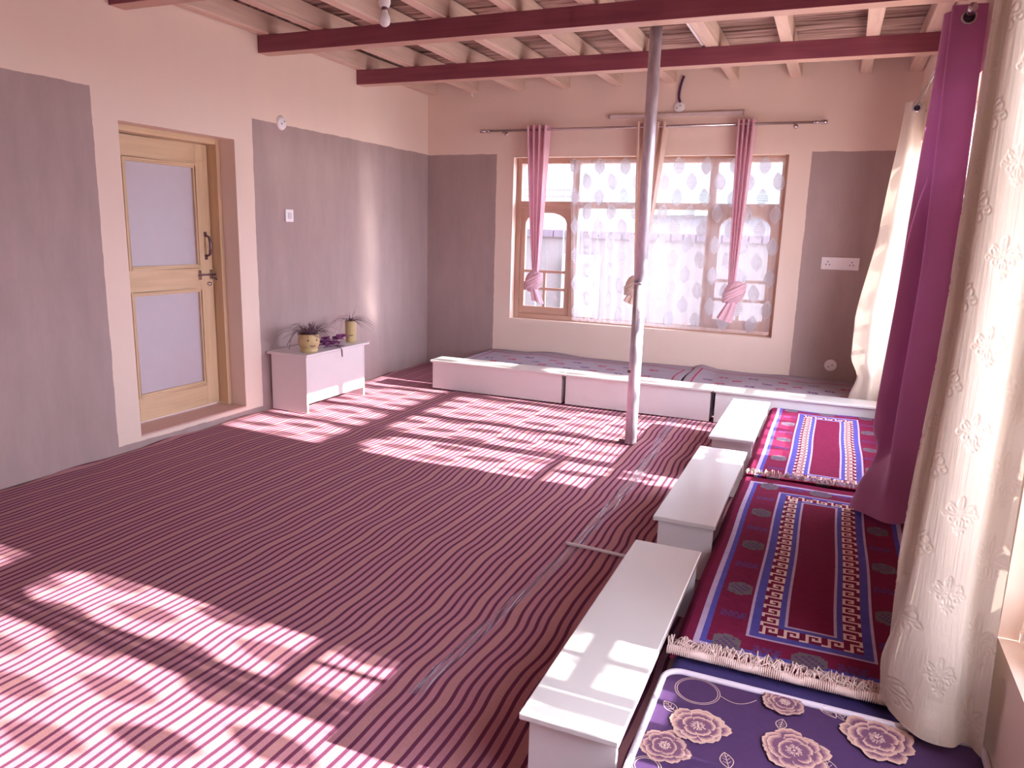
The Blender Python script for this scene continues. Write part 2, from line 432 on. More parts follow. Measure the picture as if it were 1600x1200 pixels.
b.tube([(LX+.004, 4.325, 1.40), (LX+.035, 4.328, 1.385), (LX+.045, 4.33, 1.34), (LX+.045, 4.33, 1.30), (LX+.035, 4.328, 1.255), (LX+.004, 4.325, 1.24)], [.008, .009, .012, .012, .009, .008], dark_metal, n=10)
for zz in (1.405, 1.235): b.box((LX-.001, 4.312, zz-.018), (LX+.005, 4.338, zz+.018), dark_metal)
h = b.build('pull_handle', leaf, smooth=True); tag(h, 'dark metal pull handle')
b = MB().tube([(LX+.014, 4.235, 1.105), (LX+.014, 4.40, 1.105)], .007, dark_metal, n=10)
for yy in (4.25, 4.36): b.box((LX-.001, yy-.009, 1.07), (LX+.01, yy+.009, 1.14), chrome)
b.tube([(LX+.014, 4.345, 1.105), (LX+.03, 4.36, 1.09), (LX+.032, 4.385, 1.065)], .006, dark_metal)
tag(b.build('sliding_latch', leaf, smooth=True), 'dark metal sliding latch')
b = MB().lathe([(.001, LX+.02), (.014, LX+.018), (.016, LX+.01), (.018, LX-.001)], (0, 4.335, 1.035), chrome, n=16, axis='x')
b.build('lock_knob', leaf, smooth=True)

# ------------------------------------------------------------------ windows
def window(name, along, a0, a1, z0, z1, face, out, m0, m1, tr, label):
    """along 'x' (wall at y=face, outside +y) or 'y' (wall at x=face, outside +x). m0,m1 mullion centres; tr transom centre"""
    W = {'x': pine_wx, 'y': pine_h}[along]
    dp0, dp1 = face+.10, face+.19
    def bx(mb, p0, p1, q0, q1, c0, c1, m):
        if along == 'x': mb.box((p0, c0, q0), (p1, c1, q1), m)
        else: mb.box((c0, p0, q0), (c1, p1, q1), m)
    t = thing(name, (((a0+a1)/2, face+.14, z0) if along == 'x' else (face+.14, (a0+a1)/2, z0)), label, 'window', kind='structure')
    e = .002
    mb = MB(); fw = .055
    bx(mb, a0+e, a0+fw, z0+e, z1-e, dp0, dp1, pine_w); bx(mb, a1-fw, a1-e, z0+e, z1-e, dp0, dp1, pine_w)
    bx(mb, a0+fw, a1-fw, z0+e, z0+fw, dp0, dp1, W); bx(mb, a0+fw, a1-fw, z1-fw, z1-e, dp0, dp1, W)
    mb.build('window_frame', t, bevel=.004)
    for c in (m0, m1):
        mb = MB(); bx(mb, c-.035, c+.035, z0+fw, z1-fw, dp0+.003, dp1-.003, pine_w); mb.build('mullion', t, bevel=.004)
    bays = [(a0+fw, m0-.035), (m0+.035, m1-.035), (m1+.035, a1-fw)]
    for i, (p, q) in enumerate(bays):
        mb = MB(); bx(mb, p, q, tr-.032, tr+.032, dp0+.005, dp1-.005, W); mb.build('transom', t, bevel=.004)
        mb = MB(); bx(mb, p, q, tr+.032, z1-fw, dp0+.04, dp0+.045, glass_m); mb.build('top_pane', t)
        if i == 1:
            mb = MB(); bx(mb, p, q, z0+fw, tr-.032, dp0+.04, dp0+.045, glass_m); mb.build('fixed_pane', t)
            continue
        # casement: stiles, rails, arched head, glazing bars
        mb = MB(); s = .05; c0, c1 = dp0+.012, dp0+.058; zt = tr-.034; zb = z0+fw+.002
        p += .002; q -= .002
        bx(mb, p, p+s, zb, zt, c0, c1, pine_w); bx(mb, q-s, q, zb, zt, c0, c1, pine_w)
        bx(mb, p+s, q-s, zb, zb+.075, c0, c1, W); bx(mb, p+s, q-s, zt-.05, zt, c0, c1, W)
        mid = (p+q)/2; hw = (q-p)/2-s
        n = 12; R = .12
        for sg in (-1, 1):
            pts = [(mid+sg*hw, zt-.05), (mid+sg*hw, zt-.05-R)]
            for k in range(n+1):
                u = k/n*PI/2
                pts.append((mid+sg*(hw-hw*.8*(1-math.cos(u))), zt-.05-R*(1-math.sin(u))-.0))
            if sg > 0: pts = pts[::-1]
            lo = [((x, c0+.004, z) if along == 'x' else (c0+.004, x, z)) for x, z in pts]
            hi = [((x, c1-.004, z) if along == 'x' else (c1-.004, x, z)) for x, z in pts]
            mb.face(lo, W); mb.face(hi[::-1], W)
            for k in range(len(lo)): mb.face([lo[k], hi[k], hi[(k+1) % len(lo)], lo[(k+1) % len(lo)]], W)
        zb1, zb2 = lerp(zb, zt, .405), lerp(zb, zt, .24)
        bx(mb, p+s, q-s, zb1-.014, zb1+.014, c0+.008, c1-.008, W); bx(mb, p+s, q-s, zb2-.014, zb2+.014, c0+.008, c1-.008, W)
        bx(mb, mid-.014, mid+.014, zb+.075, zb1, c0+.009, c1-.009, pine_w)
        cs = mb.build('casement', t, bevel=.002)
        mb = MB(); bx(mb, p+s, q-s, zb+.07, zt-.04, c0+.02, c0+.024, glass_m); mb.build('casement_pane', cs)
        mb = MB(); hx = p-.004 if i == 0 else q+.004
        for zz in (zb+.12, zt-.15):
            P = [(hx, c0-.004, zz-.035), (hx, c0-.004, zz+.035)] if along == 'x' else [(c0-.004, hx, zz-.035), (c0-.004, hx, zz+.035)]
            mb.tube(P, .006, chrome, n=8)
        mb.build('hinge', cs)
    return t
window('window_1', 'x', WX0, WX1, WZ0, WZ1, YB, 1, -2.49, -1.13, 1.77, 'wooden three-light window in the back wall behind tied pink curtains')
window('window_2', 'y', *FW, XR, 1, 4.62, 5.95, 1.72, 'wooden window in the right wall beside the burgundy curtain')
window('window_3', 'y', *NW, XR, 1, 1.03, 1.69, 1.72, 'wooden window in the right wall behind the nearest cream curtain')

# ------------------------------------------------------------------ ceiling timbers
for i, (y, where) in enumerate(((3.445, 'dark red ceiling beam nearest the camera, above the door'),
                                (4.716, 'dark red ceiling beam in front of the steel pole, second from the back wall'),
                                (5.984, 'dark red ceiling beam nearest the back wall'))):
    b = MB().box((XL+.001, y, 2.748), (XR-.001, y+.115, 2.872), beam_m)
    b.m[0] = b.mi(beam_bounce)  # bottom face takes the paler colour with floor bounce painted in
    tag(b.build('ceiling_beam', bevel=.003), where, 'beam', 'dark red ceiling beams')
JX = [-4.09, -3.60, -3.09, -2.60, -2.08, -1.57, -1.01, -.485, .07, .44]
names = ['against the left wall', 'second from the left wall', 'third from the left wall', 'fourth from the left wall, left of the bulb', 'fifth from the left wall, right of the bulb',
         'just left of the steel pole', 'first to the right of the steel pole', 'second to the right of the steel pole', 'third to the right of the steel pole', 'against the right wall, above the burgundy curtain']
for x, nm in zip(JX, names):
    hw = .046 if x < .4 else .05
    rings = []
    n = 24
    for k in range(n+1):
        y = lerp(YF+.001, YB-.001, k/n)
        j = lambda s: .005*math.sin(y*2.1+x*7+s)
        prof = [(-hw+j(0), 2.873), (-hw*.94+j(1), 2.89), (-hw*.9+j(1), 3.012), (hw*.9+j(2), 3.012), (hw*.94+j(2), 2.89), (hw+j(3), 2.873)]
        rings.append([(x+px, y, pz+(.004*math.sin(y*1.7+x*3) if pz > 3 else 0)) for px, pz in prof])
    b = MB().grid(rings, joist_m, closed=True); b.face(rings[0][::-1], joist_m); b.face(rings[-1], joist_m)
    tag(b.build('ceiling_joist', bevel=.008), 'pale wooden ceiling joist ' + nm, 'joist', 'pale ceiling joists')
b = MB().box((-1.085, YF, 2.885), (-1.060, 6.6, 2.905), plastic)
tag(b.build('cable_conduit'), 'thin white plastic conduit running along a joist right of the pole', 'conduit')

# ------------------------------------------------------------------ carpet, tape, wire
b = MB(); nx, ny = 110, 140
P = []
for i in range(nx+1):
    row = []
    for j in range(ny+1):
        x = lerp(XL+.004, .49, i/nx); y = lerp(YF+.01, YB-.005, j/ny)
        z = .0035*(math.sin(x*3.1+y*1.7)+math.sin(y*4.3-x*1.1)*.7)
        if i == 0: z += .006+.008*math.sin(y*9)
        row.append((x, y, max(-.007, z)))
    P.append(row)
b.grid(P, carpet_m)
tag(b.build('striped_carpet', smooth=True), 'maroon and brown striped carpet covering the whole floor', 'carpet')
tp = [(-1.085, 6.02), (-1.045, 5.30), (-1.01, 4.57), (-1.005, 3.9), (-1.015, 3.18), (-1.06, 2.6), (-1.10, 2.1), (-1.115, 1.88)]
cl = catmull([(x, y, 0) for x, y in tp], 12)
P = [[(p.x+u*(.018+.005*min(4, max(0, p.y-1))), p.y, .012+.002*math.sin(k*.9+u*2)) for u in (-1, -.5, 0, .5, 1)] for k, p in enumerate(cl)]
tag(MB().grid(P, tape_m).build('clear_tape', smooth=True), 'strip of shiny clear tape stuck along the carpet seam', 'tape')
b = MB().tube(catmull([(-1.06, 3.236, .014), (-.95, 3.226, .018), (-.75, 3.207, .020), (-.61, 3.195, .020)], 6), .0085, plastic, n=8)
tag(b.build('white_cable', smooth=True), 'short white cable running from the tape to the low tables', 'cable')

# ------------------------------------------------------------------ low tables
def low_table(x0, x1, y0, y1, label, along):
    t = thing('low_table', ((x0+x1)/2, (y0+y1)/2, .01), label, 'low table', 'white low tables around the floor seats')
    MB().box((x0, y0, .262), (x1, y1, .282), white_lam).build('table_top', t, bevel=.004)
    th = .018
    if along == 'y':
        MB().box((x0+.02, y0+.03, .012), (x0+.02+th, y1-.03, .262), white_paint).build('front_panel', t)
        for yy in (y0+.03, y1-.03-th): MB().box((x0+.02+th, yy, .012), (x1-.012, yy+th, .262), white_paint).build('end_panel', t)
    else:
        MB().box((x0+.018, y0+.02, .012), (x1-.018, y0+.02+th, .262), white_paint).build('front_panel', t)
        for xx in (x0+.018, x1-.018-th): MB().box((xx, y0+.02+th, .012), (xx+th, y1-.012, .262), white_paint).build('end_panel', t)
    return t
low_table(-.628, -.362, 1.588, 2.820, 'white low table nearest the camera, beside the peony mattress', 'y')
low_table(-.622, -.352, 3.105, 4.350, 'white low table in the middle of the right-hand row', 'y')
low_table(-.612, -.340, 4.595, 5.815, 'white low table at the far end of the right-hand row, touching the back row', 'y')
low_table(-3.415, -2.085, 6.060, 6.300, 'white low table at the left end of the back row, nearest the corner', 'x')
low_table(-2.080, -.800, 6.055, 6.295, 'white low table in the middle of the back row, behind the steel pole', 'x')
low_table(-.796, .475, 6.050, 6.290, 'white low table at the right end of the back row', 'x')

# ------------------------------------------------------------------ chest with pots
c = thing('storage_chest', (-3.95, 5.1, .008), 'white wooden chest against the left wall, right of the door', 'chest')
CZ = .492
MB().box((-4.135, 4.665, CZ-.022), (-3.735, 5.535, CZ), white_paint).build('chest_top', c, bevel=.005)
for y0 in (4.70, 5.482): MB().box((-4.12, y0, .010), (-3.770, y0+.02, CZ-.022), white_paint).build('side_panel', c, bevel=.002)
MB().box((-3.79, 4.72, .085), (-3.772, 5.482, CZ-.022), white_paint).build('front_panel', c)
MB().box((-4.12, 4.72, .085), (-3.79, 5.482, .10), white_paint).build('bottom_panel', c)
MB().box((-4.125, 4.72, .10), (-4.11, 5.482, CZ-.022), white_paint).build('back_panel', c)

def blades(n, c, r0, L, up, mat, seed, droop=1.0, thick=.0016):
    rr = random.Random(seed); b = MB()
    for i in range(n):
        a = rr.uniform(0, 2*PI); l = L*rr.uniform(.5, 1.1); u = up*rr.uniform(.4, 1.2); o = rr.uniform(0, r0)
        pts = []
        for k in range(8):
            t = k/7
            d = o+l*t*(.5+.5*t**.5)
            pts.append((c[0]+math.cos(a+.3*t)*d, c[1]+math.sin(a+.3*t)*d, c[2]+u*math.sin(min(t*2.2, PI)*.75)-droop*l*t*t*.75))
        # flat tapering ribbon
        P = []
        for k, p in enumerate(pts):
            w2 = thick*1.6*(1-k/8.5)
            P.append([(p[0]-math.sin(a)*w2, p[1]+math.cos(a)*w2, p[2]+w2*.5), (p[0]+math.sin(a)*w2, p[1]-math.cos(a)*w2, p[2]-w2*.2)])
        b.grid(P, mat)
    return b
# round pot with a simple face
px, py = -3.825, 4.81
t = thing('flower_pot', (px, py, CZ), 'round yellow face pot with a drooping dry plant, on the left of the chest', 'flower pot')
prof = [(.001, CZ), (.062, CZ), (.068, CZ+.01), (.070, CZ+.022), (.064, CZ+.032), (.074, CZ+.045), (.084, CZ+.075), (.085, CZ+.10), (.079, CZ+.125), (.083, CZ+.14), (.083, CZ+.15), (.076, CZ+.15), (.072, CZ+.13), (.001, CZ+.128)]
MB().lathe(prof, (px, py, 0), pot_m, n=36).build('pot', t, smooth=True)
ang = math.atan2(0-py, 0-px)+.22
def onpot(da, z, r): return (px+math.cos(ang+da)*r, py+math.sin(ang+da)*r, z)
for da in (-.28, .55):
    b = MB()
    b.lathe([(.001, .004), (.006, .002), (.007, -.004)], (0, 0, 0), dark, n=10)
    q = onpot(da, CZ+.103, .0845)
    for k in range(len(b.v)):
        v = Vector(b.v[k]); v.rotate(Vector((0, 0, 1)).rotation_difference(Vector((math.cos(ang+da), math.sin(ang+da), 0)))); b.v[k] = tuple(v+Vector(q))
    b.build('painted_eye', t)
b = MB().tube([onpot(k*.1-.1, CZ+.062-.006*math.sin((k)/5*PI), .0805+.0008*k) for k in range(6)], .003, dark, n=6); b.build('painted_mouth', t)
MB().lathe([(.001, CZ+.137), (.05, CZ+.139), (.074, CZ+.131)], (px, py, 0), soil_m, n=24).build('soil', t, smooth=True)
b = blades(150, (px, py, CZ+.135), .06, .19, .12, dry_m, 3, droop=.62, thick=.0022)
for i, (dx, dy, dz) in enumerate(((-.10, -.12, -.09), (-.06, -.15, -.05), (-.12, -.08, -.13))):
    b.tube(catmull([(px, py, CZ+.14), (px+dx*.6, py+dy*.7, CZ+.17), (px+dx, py+dy, CZ+.12+dz*.3), (px+dx*1.05, py+dy*1.1, CZ+.15+dz)], 5), .0018, dry_m, n=5)
    b.v += []
tag(b.build('dry_foliage', t), 'thin brown drooping blades')
# tall narrow pot
qx, qy = -3.86, 5.43
t = thing('flower_pot', (qx, qy, CZ), 'tall narrow yellow face pot with thin wiry leaves, at the back of the chest', 'flower pot')
prof = [(.001, CZ), (.040, CZ), (.044, CZ+.012), (.043, CZ+.03), (.047, CZ+.05), (.048, CZ+.09), (.047, CZ+.15), (.049, CZ+.185), (.045, CZ+.19), (.040, CZ+.185), (.001, CZ+.178)]
MB().lathe(prof, (qx, qy, 0), pot_m, n=28).build('pot', t, smooth=True)
b = MB(); ang2 = math.atan2(-qy, -qx)
b.tube([(qx+math.cos(ang2+k)*.0485, qy+math.sin(ang2+k)*.0485, CZ+.065) for k in (-.4, -.2, 0, .2, .4)], .003, dark, n=6)
b.tube([(qx+math.cos(ang2)*.049, qy+math.sin(ang2)*.049, CZ+.085+k*.015) for k in range(4)], .004, pot_m, n=6)
b.build('painted_mouth', t)
b = blades(46, (qx, qy, CZ+.185), .03, .21, .08, dry_m, 11, droop=.72, thick=.0019)
for dx, dy, dz in ((.02, .06, .10), (.0, .09, .13), (-.03, .03, .08)):
    b.tube([(qx, qy, CZ+.18), (qx+dx*.5, qy+dy*.5, CZ+.18+dz*.6), (qx+dx, qy+dy, CZ+.18+dz)], [.002, .0015, .0006], dry_m, n=5)
tag(b.build('wiry_leaves', t), 'thin dark wiry leaves')
# flower bunch
fx, fy = -3.80, 5.09
t = thing('artificial_flowers', (fx, fy, CZ), 'bunch of purple cloth flowers lying between the two pots', 'flowers')
rr = random.Random(5)
for i in range(9):
    b = MB()
    cx, cy, cz = fx+rr.uniform(-.045, .04), fy-.13+.028*i+rr.uniform(-.03, .03), CZ+.035+.03*(i % 3)*.8
    for k in range(7):
        a = 2*PI*k/7+rr.uniform(-.3, .3); tl = rr.uniform(.1, 1.1)
        d = Vector((math.cos(a)*math.cos(tl), math.sin(a)*math.cos(tl), math.sin(tl)*.7)); s = Vector((-math.sin(a), math.cos(a), 0)); L = rr.uniform(.045, .075)
        P = []
        for u in range(5):
            q = u/4; ww = .022*math.sin(PI*min(.93, q*.8+.13)); o = Vector((cx, cy, cz))+d*L*q-Vector((0, 0, .02*q*q))
            o.z = max(o.z, CZ+.003)
            P.append([o-s*ww+Vector((0, 0, .006)), o, o+s*ww+Vector((0, 0, .006))])
        b.grid(P, flower_m)
    b.build('flower_head', t, smooth=True)
b = MB()
for k in range(4):
    b.tube(catmull([(fx-.02, fy-.1+.05*k, CZ+.012), (fx+.02, fy+.02*k, CZ+.015), (fx+.055, fy+.03*k, CZ+.01)], 5), .003, dry_m, n=6)
b.tube(catmull([(fx, fy+.02, CZ+.02), (-3.745, fy+.01, CZ+.014), (-3.722, fy+.012, CZ-.005), (-3.72, fy+.016, CZ-.05), (-3.722, fy+.02, CZ-.075)], 5), [.003]*11+[.006]*8+[.003]*2, dry_m, n=6)
b.build('stems', t, smooth=True)

# ------------------------------------------------------------------ steel pole
px, py = -1.235, 5.158
t = thing('steel_pole', (px, py, .01), 'galvanised steel pole standing on the carpet and rising through the ceiling', 'pole')
MB().tube([(px, py, .006), (px, py, 1.165)], .043, steel, n=32).build('lower_pipe', t, smooth=True)
MB().tube([(px, py, 1.165), (px, py, 3.03)], .0405, steel, n=32).build('upper_pipe', t, smooth=True)
MB().tube([(px, py, 1.155), (px, py, 1.172)], .0455, steel, n=32).build('coupling_ring', t, smooth=True)
MB().tube([(px-.02, py-.01, .016), (px-.082, py-.012, .016)], .013, dark_metal, n=10).build('base_bolt', t, smooth=True)
MB().box((px-.041, py-.047, .53), (px-.02, py-.040, .55), dark_metal).build('bracket_tab', t)

# ------------------------------------------------------------------ lamp, tube, plates
lx, ly = -2.121, 3.3
t = thing('pendant_bulb', (lx, ly, 2.58), 'white bulb in a white holder hanging from the ceiling near the beams', 'lamp')
b = MB().lathe([(.001, 2.445), (.012, 2.447), (.023, 2.456), (.0285, 2.472), (.027, 2.488), (.018, 2.503), (.014, 2.513), (.013, 2.522)], (lx, ly, 0), plastic, n=24); b.build('bulb', t, smooth=True)
b = MB().lathe([(.013, 2.518), (.0145, 2.522), (.0145, 2.532), (.012, 2.534)], (lx, ly, 0), dark_metal, n=20); b.build('bulb_cap', t, smooth=True)
b = MB().lathe([(.001, 2.532), (.022, 2.535), (.029, 2.55), (.030, 2.60), (.022, 2.63), (.006, 2.64)], (lx, ly, 0), plastic, n=24); b.build('lamp_holder', t, smooth=True)
MB().tube([(lx, ly, 2.635), (lx, ly, 3.03)], .004, plastic, n=8).build('cord', t)
t = thing('tube_light', (-1.52, YB-.02, 2.598), 'slim white tube light on the back wall above the curtain rod', 'lamp')
MB().box((-2.135, YB-.032, 2.578), (-.905, YB-.001, 2.610), plain('batten_white', (.66, .55, .54), rough=.4)).build('batten', t, bevel=.006)
for xx in (-2.147, -.907): MB().box((xx, YB-.035, 2.574), (xx+.014, YB-.001, 2.614), plain('end_cap_grey', (.40, .32, .34))).build('end_cap', t, bevel=.003)
def round_box(name, c, axis, label, r=.055):
    t = thing(name, c, label, 'wall plate')
    sg = 1
    prof = [(.001, .022), (r*.5, .021), (r*.85, .016), (r, .004), (r, 0)]
    if axis == 'x':
        MB().lathe([(a, h) for a, h in prof], c, plastic, n=24, axis='x').build('cover', t, smooth=True)
        for dy, dz in ((-.018, -.01), (.016, .012)): MB().tube([(c[0]+.017, c[1]+dy, c[2]+dz), (c[0]+.024, c[1]+dy, c[2]+dz)], .005, dark, n=8).build('screw_hole', t)
    else:
        MB().lathe([(a, -h) for a, h in prof], c, plastic, n=24, axis='y').build('cover', t, smooth=True)
        for dx, dz in ((-.018, -.012), (.012, .006)): MB().tube([(c[0]+dx, c[1]-.017, c[2]+dz), (c[0]+dx, c[1]-.024, c[2]+dz)], .005, dark, n=8).build('screw_hole', t)
    return t
round_box('ceiling_rose', (XL, 4.948, 2.281), 'x', 'round white wiring plate on the left wall above the light switch')
round_box('ceiling_rose', (.06, YB, .375), 'y', 'round white wiring plate low on the back wall beside the far cream curtain')
t = round_box('ceiling_rose', (-1.483, YB, 2.665), 'y', 'round white wiring plate above the tube light with a dark cable going up', r=.052)
MB().tube(catmull([(-1.475, YB-.012, 2.70), (-1.49, YB-.014, 2.76), (-1.48, YB-.014, 2.85), (-1.455, YB-.014, 2.93)], 5), .011, cable_m, n=8).build('cable', t, smooth=True)
t = thing('light_switch', (XL, 5.004, 1.565), 'square white light switch on the taupe left wall', 'switch')
MB().box((XL, 4.957, 1.515), (XL+.012, 5.052, 1.615), plastic).build('switch_plate', t, bevel=.004)
MB().box((XL+.012, 4.985, 1.54), (XL+.017, 5.025, 1.59), plain('switch_grey', (.62, .55, .60), rough=.4)).build('rocker', t, bevel=.002)
t = thing('wall_socket', (.042, YB, 1.29), 'white double wall socket on the taupe strip right of the window', 'socket')
MB().box((-.115, YB-.012, 1.236), (.195, YB, 1.345), plastic).build('socket_plate', t, bevel=.004)
for dx in (-.06, .135):
    b = MB()
    for ox, oz in ((0, .016), (-.014, -.01), (.014, -.01)): b.box((dx+ox-.004, YB-.0135, 1.29+oz-.005), (dx+ox+.004, YB-.011, 1.29+oz+.005), dark)
    b.build('pin_holes', t)
MB().box((.02, YB-.016, 1.265), (.06, YB-.012, 1.315), plastic).build('rocker', t, bevel=.002)
t = thing('lamp_hook', (-3.64, YB, 2.86), 'small white hook on the back wall near the left corner', 'hook')
MB().tube(catmull([(-3.61, YB, 2.885), (-3.61, YB-.03, 2.88), (-3.615, YB-.04, 2.85), (-3.60, YB-.03, 2.835)], 5), .006, plastic, n=8).build('hook_wire', t, smooth=True)

# ------------------------------------------------------------------ curtain rods
def rod(p0, p1, label, wall):
    t = thing('curtain_rod', ((p0[0]+p1[0])/2, (p0[1]+p1[1])/2, p0[2]), label, 'curtain rod', 'metal curtain rods')
    MB().tube([p0, p1], .0125, chrome, n=16).build('rod', t, smooth=True)
    a, c = Vector(p0), Vector(p1); d = (c-a).normalized()
    for e, s in ((a, -1), (c, 1)):
        b = MB(); b.tube([e-d*s*.02, e+d*s*.012, e+d*s*.014, e+d*s*.03, e+d*s*.032, e+d*s*.085, e+d*s*.09], [.0145, .0145, .012, .012, .019, .019, .012], chrome, n=16)
        b.build('finial', t, smooth=True)
    for q in (a+d*.17, c-d*.17):
        b = MB()
        if wall == 'y':
            b.tube([(q.x, YB-.001, q.z-.02), (q.x, q.y, q.z-.02)], .007, chrome, n=8); b.lathe([(.001, -.01), (.02, -.008), (.02, 0)], (q.x, YB, q.z-.02), chrome, n=16, axis='y')
        else:
            b.tube([(XR-.001, q.y, q.z-.02), (q.x, q.y, q.z-.02)], .007, chrome, n=8); b.lathe([(.001, -.01), (.02, -.008), (.02, 0)], (XR, q.y, q.z-.02), chrome, n=16, axis='x')
        b.tube([(q.x, q.y, q.z-.045), (q.x, q.y, q.z-.01)], .009, chrome, n=8)
        b.build('bracket', t, smooth=True)
    return t
RZ = 2.485
rod((-3.40, 7.205, RZ), (-.275, 7.205, RZ), 'chrome curtain rod above the back window', 'y')
RX = .418
rod((RX, 3.93, 2.47), (RX, 6.72, 2.47), 'chrome curtain rod carrying the burgundy curtain on the right wall', 'x')
rod((RX, -.6, 2.47), (RX, 2.78, 2.47), 'chrome curtain rod above the nearest cream curtain', 'x')

# ------------------------------------------------------------------ draped curtains of the right wall
def motif_strokes():
    """damask ornament as strokes in local cm (u right, v up)"""
    S_ = []
    def arc(cx, cy, r, a0, a1, n=7, shrink=1.0):
        return [(cx+r*(1+(shrink-1)*k/n)*math.cos(math.radians(lerp(a0, a1, k/n))), cy+r*(1+(shrink-1)*k/n)*math.sin(math.radians(lerp(a0, a1, k/n)))) for k in range(n+1)]
    def petal(cx, cy, l, w2, a):
        out = []
        for k in range(13):
            q = 2*PI*k/12; x = w2*math.sin(q)*(.6+.4*math.cos(q/2)); y = l*.5*(1-math.cos(q))
            ca, sa = math.cos(a), math.sin(a); out.append((cx+x*ca-y*sa, cy+x*sa+y*ca))
        return out
    S_.append(petal(0, 2, 6, 1.6, 0)); S_.append(petal(0, 2.6, 3.8, .8, 0))
    for s in (-1, 1):
        S_.append(petal(s*.6, 1.2, 5, 1.1, -s*.75)); S_.append(petal(s*.6, 0, 5, 1.0, -s*1.35))
        S_.append([(s*x, y) for x, y in arc(3.6, 2.8, 1.7, 200, 520, 10, .35)])
        S_.append([(s*x, y) for x, y in arc(2.6, -1.8, 1.5, 120, -220, 10, .35)])
        S_.append([(s*x, y) for x, y in arc(5.2, .3, 1.1, 180, 480, 8, .4)])
        S_.append([(s*.3, -1), (s*1.2, -2.5), (s*1.0, -4), (s*.2, -5.2)])
        S_.append(petal(s*.3, -5, 2.4, .5, s*2.4)); S_.append(petal(s*.2, -5, 2.2, .5, s*1.6))
    S_.append(petal(0, -5, 2.6, .5, PI)); S_.append([(0, 1.5), (0, -5)])
    return S_
MOT = motif_strokes()
def drape(name, label, mat, levels, rod_z, cat='curtain', emboss=False, per=7, nz=46, eyelets=()):
    """levels: [(z, [(x,y) fold points])] lowest first, equal number of fold points"""
    zb, zt = levels[0][0], levels[-1][0]
    nf = len(levels[0][1])
    keys = [[(z, pts[i]) for z, pts in levels] for i in range(nf)]
    P = []
    for k in range(nz+1):
        z = lerp(zb, zt, (k/nz)**1.25)
        row = catmull([(*interp(keys[i], z), z) for i in range(nf)], per)
        P.append([(max(-9, min(p.x, XR-.012)), p.y, p.z) for p in row])
    root = thing(name, (P[0][len(P[0])//2][0], P[0][len(P[0])//2][1], zb), label, cat)
    if emboss:
        base = P[nz//2]; nu = len(P[0]); arc = [0]
        for i in range(1, nu): arc.append(arc[-1]+(Vector(base[i])-Vector(base[i-1])).length)
        H = zt-zb; fine = .56; nf_ = 270
        ss = [fine*k/nf_ for k in range(nf_)]+[lerp(fine, arc[-1], k/40) for k in range(41)]
        nv = 800
        ucs = []
        for s_ in ss:
            i = 0
            while i < nu-2 and arc[i+1] < s_: i += 1
            ucs.append((i, min(1, max(0, (s_-arc[i])/max(1e-6, arc[i+1]-arc[i])))))
        # height of the raised ornament over (arc length, height), rasterised stroke by stroke
        hf = {}
        ds, dz_ = fine/nf_, H/nv
        def dab(a, z):
            ci, cj = int(round(a/ds)), int(round(z/dz_))
            for ii in range(ci-2, ci+3):
                for jj in range(cj-2, cj+3):
                    if 0 <= ii < nf_ and 0 <= jj <= nv:
                        d2 = ((ii*ds-a)**2+(jj*dz_-z)**2)/(.0027**2)
                        h_ = math.exp(-d2*1.6)
                        if h_ > hf.get((ii, jj), 0): hf[ii, jj] = h_
        col = 0; s_ = .05
        while s_ < fine:
            z = .06+(.107 if col % 2 else 0)
            while z < H-.05:
                sc = .0092 if col % 2 == 0 else .0062
                for stn in MOT:
                    for (xa, ya), (xb, yb_) in zip(stn, stn[1:]):
                        m_ = max(1, int(math.hypot(xb-xa, yb_-ya)*sc/.0022))
                        for q in range(m_+1): dab(s_+lerp(xa, xb, q/m_)*sc, z+lerp(ya, yb_, q/m_)*sc)
                z += .215
            s_ += .098; col += 1
        G = []
        zs = [row[0][2] for row in P]
        for jj in range(nv+1):
            z = zb+H*jj/nv; i = 0
            while i < nz-1 and zs[i+1] < z: i += 1
            fv = (z-zs[i])/(zs[i+1]-zs[i]); ra, rb = P[i], P[i+1]; row = []
            for ii, (k, fu) in enumerate(ucs):
                x = lerp(lerp(ra[k][0], ra[k+1][0], fu), lerp(rb[k][0], rb[k+1][0], fu), fv)
                y = lerp(lerp(ra[k][1], ra[k+1][1], fu), lerp(rb[k][1], rb[k+1][1], fu), fv)
                h_ = hf.get((ii, jj), 0)
                if h_:
                    tx, ty = ra[k+1][0]-ra[k][0], ra[k+1][1]-ra[k][1]; l_ = math.hypot(tx, ty) or 1
                    x -= ty/l_*h_*.0024*-1; y += tx/l_*h_*.0024*-1
                row.append((min(x, XR-.010), y, z))
            G.append(row)
        b = MB().grid(G, mat)
    else:
        b = MB().grid(P, mat)
    fab = b.build('fabric', root, smooth=True)
    for ey in eyelets:
        mb = MB(); c0 = Vector(ey)
        ring = []
        for k in range(24):
            a = 2*PI*k/24
            ring.append(c0+Vector((math.cos(a)*.026, 0, math.sin(a)*.026)))
        mb.tube(ring+[ring[0]], .0065, chrome, n=8, cap=False)
        mb.lathe([(.0001, -.001), (.022, -.001), (.022, .001), (.0001, .001)], c0, dark, n=20, axis='y')
        mb.build('eyelet', root, smooth=True)
    return root
